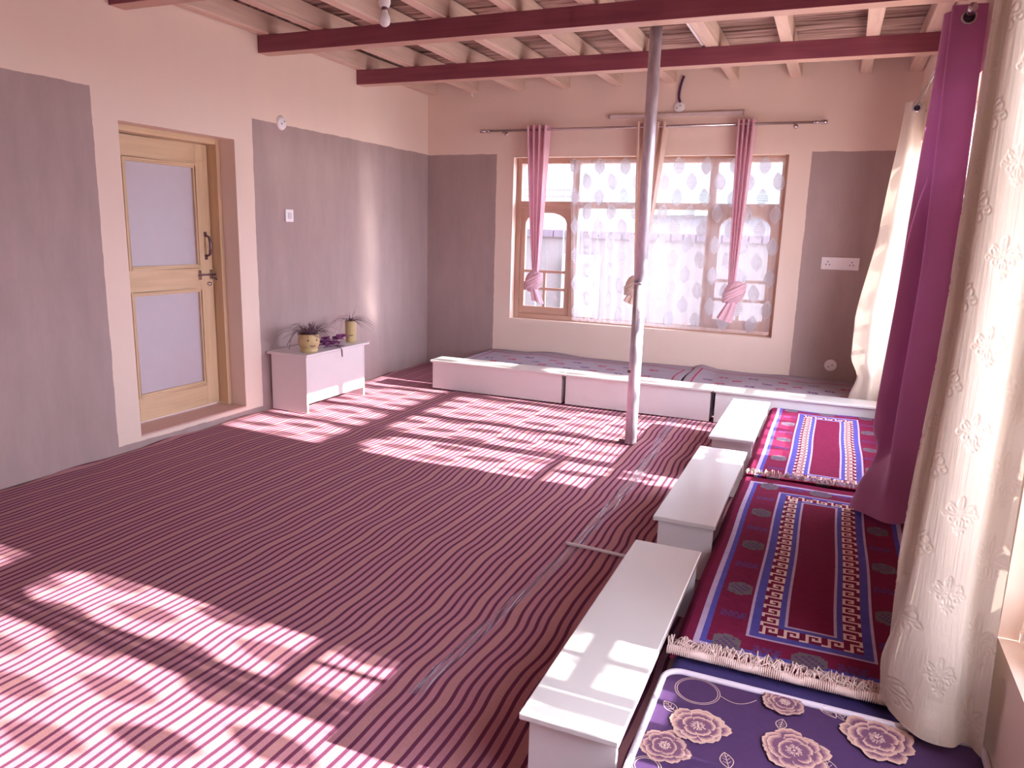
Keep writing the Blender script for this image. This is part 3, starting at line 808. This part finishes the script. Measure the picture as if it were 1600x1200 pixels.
# burgundy
drape('curtain', 'burgundy curtain hanging on the right wall beside the red rugs', burg, [
    (.225, [(.487, 3.84), (.44, 3.72), (.35, 3.66), (.26, 3.74), (.19, 3.82), (.235, 3.90), (.36, 3.92), (.27, 3.97), (.44, 3.98), (.36, 4.02), (.47, 4.04)]),
    (.33, [(.487, 3.85), (.44, 3.78), (.345, 3.74), (.30, 3.79), (.222, 3.88), (.26, 3.93), (.38, 3.93), (.29, 3.98), (.44, 3.99), (.36, 4.02), (.47, 4.05)]),
    (.60, [(.488, 3.85), (.44, 3.83), (.34, 3.82), (.36, 3.87), (.40, 3.91), (.30, 3.92), (.258, 3.96), (.39, 3.97), (.44, 3.99), (.36, 4.02), (.47, 4.05)]),
    (1.40, [(.489, 3.86), (.44, 3.85), (.364, 3.85), (.375, 3.89), (.41, 3.93), (.33, 3.94), (.291, 3.98), (.40, 3.98), (.44, 4.0), (.36, 4.02), (.47, 4.06)]),
    (2.51, [(.489, 3.96), (.44, 3.955), (.355, 3.96), (.37, 4.0), (.43, 4.04), (.36, 4.05), (.335, 4.10), (.42, 4.12), (.45, 4.15), (.36, 4.19), (.47, 4.22)])],
    2.47, eyelets=((.418, 3.945, 2.455),))
# nearest cream
drape('curtain', 'cream embossed curtain nearest the camera, falling onto the peony mattress', cream_c, [
    (.226, [(.470, 2.00), (.44, 2.05), (.405, 2.01), (.33, 2.02), (.265, 2.12), (.250, 2.21), (.30, 2.24), (.31, 2.29), (.275, 2.33), (.40, 2.36), (.45, 2.40), (.30, 2.47), (.46, 2.52)]),
    (.34, [(.470, 2.01), (.43, 2.07), (.40, 2.04), (.33, 2.05), (.255, 2.12), (.238, 2.19), (.29, 2.23), (.31, 2.28), (.27, 2.33), (.40, 2.36), (.45, 2.40), (.30, 2.47), (.46, 2.52)]),
    (.62, [(.468, 2.04), (.42, 2.10), (.395, 2.08), (.325, 2.09), (.275, 2.13), (.30, 2.18), (.245, 2.19), (.30, 2.25), (.262, 2.31), (.40, 2.35), (.45, 2.40), (.30, 2.47), (.46, 2.52)]),
    (1.35, [(.465, 2.06), (.44, 2.12), (.40, 2.10), (.335, 2.10), (.298, 2.13), (.325, 2.18), (.28, 2.19), (.32, 2.25), (.29, 2.31), (.42, 2.35), (.45, 2.40), (.31, 2.47), (.46, 2.52)]),
    (2.50, [(.480, 2.06), (.45, 2.10), (.41, 2.11), (.345, 2.11), (.31, 2.14), (.345, 2.18), (.29, 2.20), (.34, 2.25), (.30, 2.31), (.43, 2.35), (.46, 2.40), (.33, 2.47), (.47, 2.52)])],
    2.47, emboss=True, nz=60, per=8)
# far cream
drape('curtain', 'cream curtain in the far right corner behind the burgundy curtain', cream_c, [
    (.255, [(.46, 6.36), (.40, 6.37), (.345, 6.35), (.28, 6.40), (.21, 6.45), (.25, 6.55), (.38, 6.60), (.32, 6.68), (.47, 6.72)]),
    (.43, [(.47, 6.38), (.40, 6.38), (.345, 6.36), (.30, 6.42), (.26, 6.45), (.27, 6.52), (.38, 6.58), (.32, 6.66), (.47, 6.70)]),
    (.58, [(.47, 6.38), (.38, 6.38), (.31, 6.37), (.25, 6.42), (.195, 6.46), (.25, 6.54), (.38, 6.58), (.32, 6.66), (.47, 6.70)]),
    (.90, [(.47, 6.38), (.38, 6.38), (.31, 6.37), (.25, 6.41), (.19, 6.45), (.26, 6.53), (.38, 6.58), (.32, 6.66), (.47, 6.70)]),
    (1.60, [(.48, 6.38), (.43, 6.38), (.37, 6.37), (.32, 6.41), (.285, 6.46), (.33, 6.53), (.42, 6.58), (.36, 6.66), (.47, 6.70)]),
    (2.50, [(.485, 6.38), (.45, 6.38), (.405, 6.38), (.375, 6.42), (.355, 6.47), (.38, 6.53), (.43, 6.58), (.40, 6.66), (.47, 6.70)])],
    2.47, eyelets=((.425, 6.368, 2.452),))

# ------------------------------------------------------------------ tied curtains of the back window
def tied(label, mat, xt0, xt1, xn, zn, xk, zk, kw, xt, ztail, folds, lean=0, cat='curtain'):
    yc = 7.205
    root = thing('tied_curtain', ((xt0+xt1)/2, yc, RZ), label, cat, 'tied curtains on the back window')
    nz, n = 30, folds*10
    P = []
    for k in range(nz+1):
        z = lerp(zn-.06, RZ+.04, k/nz); t = k/nz
        wgt = t**.85
        x0 = lerp(xn-.028, xt0, wgt); x1 = lerp(xn+.028, xt1, wgt)
        dp = lerp(.024, .052, t**.6)
        row = []
        for i in range(n+1):
            u = i/n
            row.append((lerp(x0, x1, u)+.006*math.sin(u*folds*4*PI+.6), yc+dp*math.sin(u*folds*2*PI+1.2)-.012*(1-t), z))
        P.append(row)
    MB().grid(P, mat).build('fabric', root, smooth=True)
    # knot: pleated lump with a crossing wrap
    b = MB(); rows = []
    for i in range(21):
        ph = PI*i/20
        row = []
        for j in range(40):
            th = 2*PI*j/40
            pl = 1+.075*math.sin(9*th+7*ph)+.03*math.sin(5*th-3*ph)
            r = math.sin(ph)**.75
            row.append((xk+kw*.5*r*pl*math.cos(th), yc-.012+.052*r*pl*math.sin(th), zk+.105*math.cos(ph)+.025*r*math.cos(th+.5)))
        rows.append(row)
    b.grid(rows, mat, closed=True)
    for o in (-.028, 0, .028):
        pts = []
        for j in range(25):
            th = 2*PI*j/24
            pts.append((xk+kw*.49*math.cos(th), yc-.012+.056*math.sin(th), zk+o+.05*math.cos(th)))
        b.tube(pts, .019, mat, n=8, cap=False)
    b.build('knot', root, smooth=True)
    P = []
    for k in range(13):
        t = k/12; z = lerp(zk-.05, ztail, t); cx = lerp(xk, xt, t); hw = lerp(.03, kw*.36, t**.8)
        P.append([(cx+hw*math.cos(a)*(1+.18*math.sin(5*a)), yc-.012+(.022+.02*t)*math.sin(a)*(1+.25*math.sin(5*a+1)), z-.02*t*math.cos(a)) for a in [2*PI*i/40 for i in range(40)]])
    MB().grid(P, mat, closed=True).build('tail', root, smooth=True)
    for i in (0, folds):
        pass
    return root
tied('pink satin curtain knotted at the left side of the back window', pink_c, -2.985, -2.735, -2.825, 1.12, -2.845, .99, .17, -2.79, .785, 4)
tied('cream satin curtain knotted in the middle of the back window behind the pole', cream_t, -1.865, -1.555, -1.755, 1.14, -1.785, 1.00, .16, -1.82, .83, 5)
tied('pink satin curtain knotted at the right side of the back window', pink_c, -.945, -.775, -.868, 1.12, -.835, .985, .18, -.905, .725, 4)

# ------------------------------------------------------------------ sheers
def leaf_shape(w2, h):
    pts = []
    for k in range(9):
        t = k/8; pts.append((w2*math.sin(PI*t)**.8*(1-.25*t), -h/2+h*t))
    return pts+[(-x, z) for x, z in reversed(pts[1:-1])]
def sheer_curtain(label, along, a0, a1, z0, z1, d, gather, seed, dense=1.0, mats=(None, None, None)):
    """flat net with soft ripples in the window recess"""
    net, lf, ls = mats
    n, nz = 220, 16
    def disp(a):
        u = (a-a0)/(a1-a0)
        rip = .008*math.sin(a*26)+.005*math.sin(a*61+1)
        if gather and u < gather: rip += .026*math.sin(u/gather*11*PI)*(1-.7*u/gather)
        return rip
    def pos(a, z, off=0):
        t = (z-z0)/(z1-z0)
        sq = a
        if gather:
            u = (a-a0)/(a1-a0); sq = a+.09*(1-t)*max(0, 1-u*3)
        dd = d+disp(a)*(1-.3*t)+off
        return (sq, dd, z) if along == 'x' else (dd, sq, z)
    b = MB()
    P = [[pos(lerp(a0, a1, i/n), lerp(z0, z1, j/nz)+(.008*math.sin(i*.7) if j == 0 else 0)) for j in range(nz+1)] for i in range(n+1)]
    b.grid(P, net)
    rr = random.Random(seed)
    col = 0; a = a0+.05
    while a < a1-.04:
        z = z0+.08+(.145 if col % 2 else 0)
        while z < z1-.06:
            rot = rr.uniform(-.25, .25); sg = rr.choice((-1, 1)); m = lf if rr.random() < .55 else ls
            sh = leaf_shape(.060, .172)
            pts = []
            for x, y in sh:
                xx = x*math.cos(rot)-y*math.sin(rot); zz = x*math.sin(rot)+y*math.cos(rot)
                pts.append((xx*sg, zz))
            # fan of quads so that the motif follows the net
            k = len(pts)
            for i in range(k//2):
                A, B2, C2, D2 = pts[i], pts[i+1], pts[k-1-i], pts[(k-i) % k]
                off = -.0025
                q = [A, B2, C2, D2] if i else [A, B2, C2]
                b.face([pos(a+x, z+zz, off) for x, zz in q], m)
            z += .29
        a += .13; col += 1
    # gathered hem
    H = [[pos(lerp(a0, a1, i/n), z0+zz, -.003) for zz in (-.012, .018)] for i in range(n+1)]
    b.grid(H, hem_m)
    o = b.build('sheer_curtain', smooth=True)
    return tag(o, label, 'sheer curtain')
sheer_curtain('white leaf-patterned net curtain over the back window', 'x', -2.545, -.505, .612, 2.205, YB+.045, .24, 4, mats=(sheer_m, leaf_m, leaf_s))
sheer_curtain('white leaf-patterned net curtain in the far right window', 'y', FW[0]+.03, FW[1]-.03, FW[2]+.03, FW[3]-.03, XR+.05, 0, 8, mats=(sheer('bright_net', (.93, .88, .86), .16), sheer('bright_leaf', (.92, .88, .88), .85), sheer('bright_leaf_lace', (.92, .88, .88), .8, stripes=14)))
sheer_curtain('white leaf-patterned net curtain in the near right window', 'y', NW[0]+.03, NW[1]-.03, NW[2]+.03, NW[3]-.03, XR+.05, 0, 9, mats=(MATS['bright_net'], MATS['bright_leaf'], MATS['bright_leaf_lace']))

# ------------------------------------------------------------------ floor seats: mattresses
def cushion_box(x0, x1, y0, y1, z0, z1, r=.04, nx=12, ny=24, sag=.006, seed=0):
    b = MB()
    rr = random.Random(seed)
    def shape(u, v):
        return (1-abs(2*u-1)**8)*(1-abs(2*v-1)**8)
    P = []
    for i in range(nx+1):
        row = []
        for j in range(ny+1):
            u, v = i/nx, j/ny
            row.append((lerp(x0, x1, u), lerp(y0, y1, v), z1-r*(1-shape(u, v))*.8-sag*math.sin(u*7+v*11+seed)))
        P.append(row)
    return b, P
navy = plain('navy_cover', (.045, .028, .14), rough=.85, vary=.1)
def mattress(x0, x1, y0, y1, z1, label, mat, name='floor_mattress'):
    b = MB().box((x0, y0, .008), (x1, y1, z1), mat)
    o = b.build(name, bevel=.03)
    o.modifiers['bevel'].segments = 4
    return tag(o, label, 'mattress')
mattress(-.345, .492, 2.125, 4.155, .172, 'navy mattress under the nearer red rug', navy)
mattress(-.332, .492, 4.165, 6.045, .172, 'navy mattress under the farther red rug', navy)
mattress(-3.30, -1.36, 6.315, 7.275, .19, 'dark mattress along the back wall under the left pale rug', navy)
mattress(-1.35, .492, 6.315, 7.275, .19, 'dark mattress along the back wall under the right pale rug', navy)

# ------------------------------------------------------------------ woven rugs
RED = plain('rug_red', (.19, .015, .060), rough=.95, vary=.12, scale=30, spec=.1, bump=.3, bscale=250)
BLU = plain('rug_blue', (.10, .09, .40), rough=.95, vary=.12, scale=30, spec=.1, bump=.3, bscale=250)
LIL = plain('rug_lilac', (.52, .42, .62), rough=.95, vary=.1, scale=30, spec=.1)
WHT = plain('rug_cream', (.80, .62, .58), rough=.95, vary=.08, scale=30, spec=.1)
GRN = plain('rug_grey_green', (.15, .125, .145), rough=.95, vary=.12, scale=30, spec=.1)
DKB = plain('rug_dark_blue', (.12, .045, .17), rough=.95, vary=.12, scale=30, spec=.1)
KEY = ["XX....X", ".X.....", ".X.XXX.", ".X.X.X.", ".X...X.", ".XXXXX."]
GLYPH = ["XX.X.XX.X", "X.XXX.XX.", "XXX.X.XXX", ".X.XXX.X.", "XX.X.X.XX"]
def rug_red(x0, x1, y0, y1, z, label, cell=.0098, seed=0, outer=True, clip=None):
    W = int(round((x1-x0)/cell)); L = int(round((y1-y0)/cell))
    g = [['R']*L for _ in range(W)]
    def rect(a0, a1, c0, c1, th, ch):
        for i in range(max(0, a0), min(W, a1)):
            for j in range(max(0, c0), min(L, c1)):
                if i < a0+th or i >= a1-th or j < c0+th or j >= c1-th: g[i][j] = ch
    o = 6
    rect(o, W-o, o+1, L-o-1, 4, 'B'); rect(o, W-o, o+1, L-o-1, 2, 'L')
    f = 22
    fy = f if outer else f
    A0, A1, C0, C1 = f, W-f, f-2, L-f+2
    rect(A0, A1, C0, C1, 4, 'B'); rect(A0, A1, C0, C1, 1, 'L')
    rect(A0+4, A1-4, C0+4, C1-4, 6, 'R')
    # meander
    q = 4
    for j in range(C0+q, C1-q):
        for r in range(6):
            k = (j-C0-q) % 7
            if KEY[r][k] == 'X': g[A0+q+r][j] = 'W'; g[A1-q-1-r][j] = 'W'
    for i in range(A0+q, A1-q):
        for r in range(6):
            k = (i-A0-q) % 7
            ch = 'W' if KEY[r][k] == 'X' else 'R'
            g[i][C0+q+r] = ch; g[i][C1-q-1-r] = ch
    rect(A0+10, A1-10, C0+10, C1-10, 3, 'B'); rect(A0+12, A1-12, C0+12, C1-12, 1, 'L')
    # band motifs
    def ellipse(ci, cj, ra, rb):
        for i in range(W):
            for j in range(L):
                dd = ((i-ci)/ra)**2+((j-cj)/rb)**2
                if dd < 1: g[i][j] = 'D' if (dd < .5 and (i+j) % 3 == 0) else 'G'
    def glyph(ci, cj):
        for r, line in enumerate(GLYPH):
            for k, c2 in enumerate(line):
                if c2 == 'X': g[ci-4+k][cj-2+r] = 'D'
    mi = 16
    n = 9
    for k in range(n):
        cj = int(lerp(12, L-13, k/(n-1)))
        for ci in (mi, W-1-mi):
            if k % 2 == 0: ellipse(ci, cj, 5.0, 5.2)
            else: glyph(ci, cj)
    for k in range(1, 4):
        ci = int(lerp(mi, W-1-mi, k/4))
        for cj in (12, L-13):
            if k % 2 == 0: ellipse(ci, cj, 6.0, 5.0)
            else: glyph(ci, cj)
    M = {'R': RED, 'B': BLU, 'L': LIL, 'W': WHT, 'G': GRN, 'D': DKB}
    b = MB()
    def pt(i, j):
        x = lerp(x0, x1, i/W)+.002*math.sin(j*.07+seed); y = lerp(y0, y1, j/L)+.004*math.sin(i*.09+seed)
        e = min(i, W-i)*cell
        zz = z+.002*math.sin(i*.12+j*.05+seed)+.002*math.sin(j*.09)-.03*max(0, 1-e/.035)**2
        return (min(x, XR-.004), y, zz)
    idx = {}
    for i in range(W+1):
        for j in range(L+1):
            idx[i, j] = len(b.v); b.v.append(pt(i, j))
    lo, hi = clip or (-9, 99)
    for i in range(W):
        for j in range(L):
            if lo < lerp(y0, y1, j/L) and lerp(y0, y1, (j+1)/L) < hi: b.f.append((idx[i, j], idx[i+1, j], idx[i+1, j+1], idx[i, j+1])); b.m.append(b.mi(M[g[i][j]]))
    used = sorted({q for f_ in b.f for q in f_}); mp_ = {q: k for k, q in enumerate(used)}
    b.v = [b.v[q] for q in used]; b.f = [tuple(mp_[q] for q in f_) for f_ in b.f]
    root = thing('woven_rug', ((x0+x1)/2, (y0+y1)/2, z-.02), label, 'rug', 'red key-pattern rugs on the floor seats')
    o2 = b.build('pile', root)
    q2 = o2.modifiers.new('solid', 'SOLIDIFY'); q2.thickness = .012; q2.offset = -1
    return root
def fringe(root, x0, x1, y, z, L, seed, n=260, roll=True, updir=1):
    rr = random.Random(seed); b = MB()
    for k in range(n):
        x = lerp(x0, x1, (k+rr.random())/n)
        l = L*rr.uniform(.5, 1.15); a = rr.gauss(.35, .75)
        p = [(x, y, z)]
        for s in range(1, 5):
            t = s/4
            p.append((x+math.sin(a)*l*t+rr.uniform(-.004, .004), y+updir*math.cos(a)*l*t, z+.020*math.sin(PI*t)*rr.uniform(.2, 1.8)+.003))
        b.tube(p, .0021, WHT, n=4, cap=False)
    if roll:
        b.tube([(lerp(x0, x1, k/30), y-.010+.003*math.sin(k), z+.001+.002*math.sin(k*1.7)) for k in range(31)], .013, WHT, n=10)
        for k in range(110):
            x = lerp(x0, x1, k/109)
            b.tube([(x, y-.010+.0145*math.cos(a), z+.001+.0145*math.sin(a)) for a in (-.6, .3, 1.2, 2.1, 3.0, 3.9)], .0016, WHT, n=4, cap=False)
    tag(b.build('fringe', root, smooth=True), 'cream tassel fringe', kind='stuff')
r1 = rug_red(-.360, .470, 2.205, 4.165, .196, 'red rug with cream key border and thick cream fringe, nearest the camera', seed=1)
fringe(r1, -.362, .30, 2.205, .203, .062, 21, n=210)
r2 = rug_red(-.352, .494, 4.045, 6.125, .196, 'red rug with cream key border, farther one touching the back row of tables', seed=2.3, clip=(4.20, 6.046))
fringe(r2, -.34, .45, 4.20, .205, .04, 22, n=150, roll=False, updir=-.6)

GRY = plain('rug_pale_mauve', (.33, .27, .32), rough=.95, vary=.06, scale=20, spec=.1, bump=.2, bscale=250)
DRD = plain('rug_dark_red', (.36, .03, .08), rough=.95, vary=.1, spec=.1)
PUR = plain('rug_dark_purple', (.14, .07, .17), rough=.95, vary=.1, spec=.1)
G2 = [".X.X.X.", "XXXXXXX", ".XX.XX.", "XXXXXXX", ".X.X.X."]
def rug_grey(x0, x1, y0, y1, z, label, seed, lift=None):
    cell = .0135
    W = int(round((x1-x0)/cell)); L = int(round((y1-y0)/cell)); b = MB()
    g = [['G']*L for _ in range(W)]
    for i in range(W):
        for j in range(L):
            if (i == 5 or i == W-6 or j == 5 or j == L-8) and 5 <= i <= W-6 and 5 <= j <= L-8: g[i][j] = 'R'
    row = 0; j = 12
    while j < L-16:
        i = 14+(9 if row % 2 else 0); k = row
        while i < W-14:
            ch = 'R' if k % 2 else 'P'
            for r, line in enumerate(G2):
                for c2, x in enumerate(line):
                    if x == 'X' and random.random() < .85: g[i+c2-3][j+r-2] = ch
            i += 19; k += 1
        j += 12; row += 1
    M = {'G': GRY, 'R': DRD, 'P': PUR}
    def pt(i, j):
        x = lerp(x0, x1, i/W); y = lerp(y0, y1, j/L)
        zz = z+.005*math.sin(x*5+y*3+seed)+.004*math.sin(x*11-y*7)
        s = max(0, (y-(y1-.10))/.10)
        zz += s*(.012+.016*max(0, math.sin(x*4.3+seed)))
        if lift: zz += lift*max(0, 1-abs(x-x0-.06)/.16)*max(0, (y-y0)/(y1-y0)-.2)
        return (x+.006*math.sin(y*9), y, zz)
    idx = {}
    for i in range(W+1):
        for j2 in range(L+1): idx[i, j2] = len(b.v); b.v.append(pt(i, j2))
    for i in range(W):
        for j2 in range(L):
            b.f.append((idx[i, j2], idx[i+1, j2], idx[i+1, j2+1], idx[i, j2+1])); b.m.append(b.mi(M[g[i][j2]]))
    o = b.build('woven_rug', smooth=True)
    q = o.modifiers.new('solid', 'SOLIDIFY'); q.thickness = .012; q.offset = -1
    return tag(o, label, 'rug', 'pale rugs on the back floor seats')
rug_grey(-3.34, -1.165, 6.318, 7.272, .212, 'pale mauve rug with red motifs on the back seats, left one', 0)
rug_grey(-1.145, .49, 6.318, 7.272, .214, 'pale mauve rug with red motifs on the back seats, right one overlapping', 2, lift=.05)

# ------------------------------------------------------------------ peony mattress
PEO = plain('peony_ground', (.055, .018, .088), rough=.8, vary=.06, scale=60, bump=.15, bscale=400)
TAN = [plain('petal_rim', (.56, .36, .29), rough=.8, vary=.03), plain('petal_mid', (.29, .15, .18), rough=.8, vary=.03), plain('petal_heart', (.15, .06, .12), rough=.8, vary=.03)]
TAN.append(plain('petal_shoulder', (.45, .27, .245), rough=.8, vary=.03))
LINE = plain('petal_line', (.62, .44, .38), rough=.8, vary=.03)
DLIN = plain('petal_dark_line', (.12, .05, .09), rough=.8, vary=.03)
PIP = plain('white_piping', (.70, .62, .72), rough=.6, vary=.04, bump=.5, bscale=300)
t = thing('peony_mattress', (.08, 1.0, .01), 'dark purple mattress with tan printed peonies and white piping, in the foreground', 'mattress')
X0, X1, Y0, Y1, ZT = -.345, .492, -.3, 2.095, .198
def rr_outline(x0, x1, y0, y1, r, n=10):
    pts = []
    for cx, cy, a0 in ((x1-r*.3, y1-r*.3, 0), (x0+r, y1-r, 90), (x0+r, y0+r, 180), (x1-r*.3, y0+r*.3, 270)):
        rad = r*.3 if cx > 0 else r
        for k in range(n+1):
            a = math.radians(a0+90*k/n); pts.append((cx+rad*math.cos(a), cy+rad*math.sin(a)))
    return pts
ol = rr_outline(X0, X1, Y0, Y1, .055)
b = MB()
cx, cy = sum(p[0] for p in ol)/len(ol), sum(p[1] for p in ol)/len(ol)
rings = []
for s, z in ((.985, .01), (1.0, .03), (1.0, ZT-.03), (.995, ZT-.008), (.985, ZT)):
    rings.append([(cx+(x-cx)*s, cy+(y-cy)*s, z) for x, y in ol])
b.grid(rings, PEO, closed=True); b.face(rings[-1], PEO); b.face(rings[0][::-1], PEO)
lay = [0]
def flat(pts, mat):
    lay[0] += 1
    z = ZT+.0004+lay[0]*.000012
    pts = [(max(-.334, min(.485, x)), min(2.082, y)) for x, y in pts]
    b.face([(x, y, z) for x, y in pts], mat)
def stroke(pts, wd, mat):
    lay[0] += 1; z = ZT+.0004+lay[0]*.000012
    P = []
    pts = [(max(-.334, min(.485, x)), min(2.082, y)) for x, y in pts]
    for k, (x, y) in enumerate(pts):
        a, c2 = pts[max(k-1, 0)], pts[min(k+1, len(pts)-1)]
        dx, dy = c2[0]-a[0], c2[1]-a[1]; l = math.hypot(dx, dy) or 1
        P.append([(x-dy/l*wd, y+dx/l*wd, z), (x+dy/l*wd, y-dx/l*wd, z)])
    b.grid(P, mat)
def petal(cx, cy, a, r0, r1, wd, rr, dark_line):
    """one broad petal, notched at the tip, shading from heart to rim in printed steps"""
    sh = rr.uniform(0, 6); tilt = rr.uniform(-.18, .18)
    def outline(s, grow=0):
        L = (r1-r0)*s+grow; W2 = wd*(.55+.45*s)+grow; left, right = [], []
        for k in range(15):
            t = k/14
            w2 = W2*math.sin(PI*min(1, t**1.25*.86+.06))**.62
            h = L*t+(.0 if t < .8 else -.05*L*math.sin((t-.8)/.2*PI))
            left.append((h, w2*(1+.05*math.sin(k*1.7+sh)))); right.append((h, -w2*(1+.05*math.sin(k*1.3+sh*2))))
        tip = [(L*1.0, W2*.30), (L*(.955+.02*math.sin(sh)), W2*.06), (L*1.01, -W2*.28)]
        o = left[:-1]+tip+right[:-1][::-1]
        ca, sa = math.cos(a+tilt), math.sin(a+tilt); bx, by = cx+r0*math.cos(a), cy+r0*math.sin(a)
        return [(bx+x*ca-y*sa, by+x*sa+y*ca) for x, y in o]
    flat(outline(1, .0011), DLIN if dark_line else LINE)
    flat(outline(1), TAN[0]); flat(outline(.90), TAN[3]); flat(outline(.82), TAN[1]); flat(outline(.72), TAN[2])
def peony(cx, cy, R, seed, dark_line):
    rr = random.Random(seed)
    for n, r0, r1, wd in ((8, .30, 1.0, .36), (7, .2, .80, .31), (5, .1, .54, .25)):
        o = rr.uniform(0, 6); order = list(range(n)); rr.shuffle(order)
        for k in order:
            petal(cx, cy, o+2*PI*k/n+rr.uniform(-.2, .2), R*r0, R*r1*rr.uniform(.84, 1.08), R*wd*rr.uniform(.85, 1.15), rr, dark_line)
    flat([(cx+R*.17*math.cos(2*PI*k/14), cy+R*.17*math.sin(2*PI*k/14)) for k in range(14)], TAN[2])
    for k in range(26):
        a = 2*PI*k/26+rr.uniform(-.1, .1); r = R*rr.uniform(.16, .26)
        stroke([(cx+R*.1*math.cos(a), cy+R*.1*math.sin(a)), (cx+r*math.cos(a), cy+r*math.sin(a))], .0008, LINE)
        flat([(cx+r*math.cos(a)+.0018*math.cos(2*PI*q/6), cy+r*math.sin(a)+.0018*math.sin(2*PI*q/6)) for q in range(6)], LINE)
    for k in range(6):
        a = rr.uniform(0, 6); r = R*rr.uniform(0, .07)
        flat([(cx+r*math.cos(a)+.003*math.cos(2*PI*q/7), cy+r*math.sin(a)+.003*math.sin(2*PI*q/7)) for q in range(7)], LINE)
def leaf_line(x, y, a, L):
    for s in (-1, 1):
        stroke([(x+math.cos(a)*L*q-math.sin(a)*s*L*.28*math.sin(PI*q), y+math.sin(a)*L*q+math.cos(a)*s*L*.28*math.sin(PI*q)) for q in [k/8 for k in range(9)]], .0011, LINE)
    stroke([(x, y), (x+math.cos(a)*L, y+math.sin(a)*L)], .0009, LINE)
    for q in (.3, .5, .7):
        for s in (-1, 1):
            stroke([(x+math.cos(a)*L*q, y+math.sin(a)*L*q), (x+math.cos(a)*L*(q+.15)-math.sin(a)*s*L*.17, y+math.sin(a)*L*(q+.15)+math.cos(a)*s*L*.17)], .0007, LINE)
def loop(x, y, r, e=1.0):
    for d in (0, .006):
        stroke([(x+(r+d)*math.cos(2*PI*k/40), y+(r+d)*e*math.sin(2*PI*k/40)) for k in range(41)], .0009, LINE)
loop(-.238, 2.015, .058, 1.0)
stroke([(-.175+.1*k/12, 2.02-.045*math.sin(k/12*PI*.8)+.05*k/12) for k in range(13)], .001, LINE)
leaf_line(-.272, 1.885, 2.4, .06); leaf_line(.135, 2.055, 2.2, .07); leaf_line(.16, 2.05, 1.9, .06)
leaf_line(-.11, 1.72, 1.9, .06); leaf_line(.13, 1.80, 1.9, .07); leaf_line(.0, 1.985, 4.6, .05)
loop(-.30, 1.64, .03); loop(.33, 1.80, .06)
peony(-.275, 1.735, .068, 3, True)
peony(-.208, 1.85, .082, 1, False)
peony(.036, 1.855, .088, 2, True)
peony(.235, 2.0, .092, 5, False)
peony(-.0, 2.10-.045, .06, 6, True)
for k, (x, y) in enumerate(((-.2, 1.45), (.08, 1.4), (.32, 1.55), (-.15, 1.0), (.2, .9))): peony(x, y, .085, 10+k, k % 2 == 0)
tag(b.build('mattress_body', t), 'dark purple cloth printed with tan peonies')
pp = [(x, y, ZT+.001) for x, y in rings and [(cx+(x-cx)*.996, cy+(y-cy)*.996) for x, y in ol]]
MB().tube(pp+[pp[0]], .0095, PIP, n=10, cap=False).build('piping', t, smooth=True)

# ------------------------------------------------------------------ outside
tag(MB().box((-30, -20, -.4), (40, 40, -.30), ext_ground).build('ground_outside'), kind='structure')
bw = thing('boundary_wall', (-6, 12.6, -.3), 'low mud boundary wall with a brick cap outside the back window', 'wall')
MB().box((-14, 12.5, -.3), (3, 12.8, 1.40), ext_wall).build('wall_body', bw)
b = MB(); x = -14
while x < 3:
    b.box((x, 12.44, 1.40), (x+.19, 12.84, 1.535), ext_brick); x += .205
b.build('brick_cap', bw, bevel=.01)
gp = thing('garden_gate', (-4.25, 12.4, -.3), 'pale blue gate post and door set before the mud wall outside', 'gate')
MB().box((-4.32, 12.30, -.3), (-3.7, 12.49, 1.12), ext_blue).build('gate_panel', gp, bevel=.01)
MB().box((-4.22, 12.27, .2), (-4.12, 12.30, .9), plain('gate_blue', (.16, .17, .30), rough=.5)).build('gate_bar', gp)
gh = thing('green_shed', (-1.5, 16, -.3), 'pale green roofed shed beyond the boundary wall', 'shed')
MB().box((-4.0, 16, -.3), (4.5, 19, 1.9), ext_blue).build('shed_wall', gh)
MB().box((-4.3, 15.6, 1.9), (4.8, 19.3, 2.35), ext_green).build('shed_roof', gh)
pg = thing('wire_trellis', (-5.6, 11.5, -.3), 'thin wire trellis standing outside the left pane', 'trellis')
b = MB()
for x in (-5.4, -4.95, -4.5, -4.05):
    b.tube([(x, 11.5, -.3), (x, 11.5, 4.4)], .012, chrome, n=6)
for z in (2.05, 2.15): b.tube([(-6.2, 11.5, z), (-3.7, 11.5, z)], .010, chrome, n=6)
b.tube([(-5.1, 11.5, 4.4), (-4.35, 11.5, 2.1)], .008, chrome, n=6)
for k in range(6):
    x = -5.4+k*.3
    b.tube([(x, 11.5, 1.7), (x+.15, 11.5, 2.1), (x+.3, 11.5, 1.7)], .007, chrome, n=5)
b.build('wires', pg)
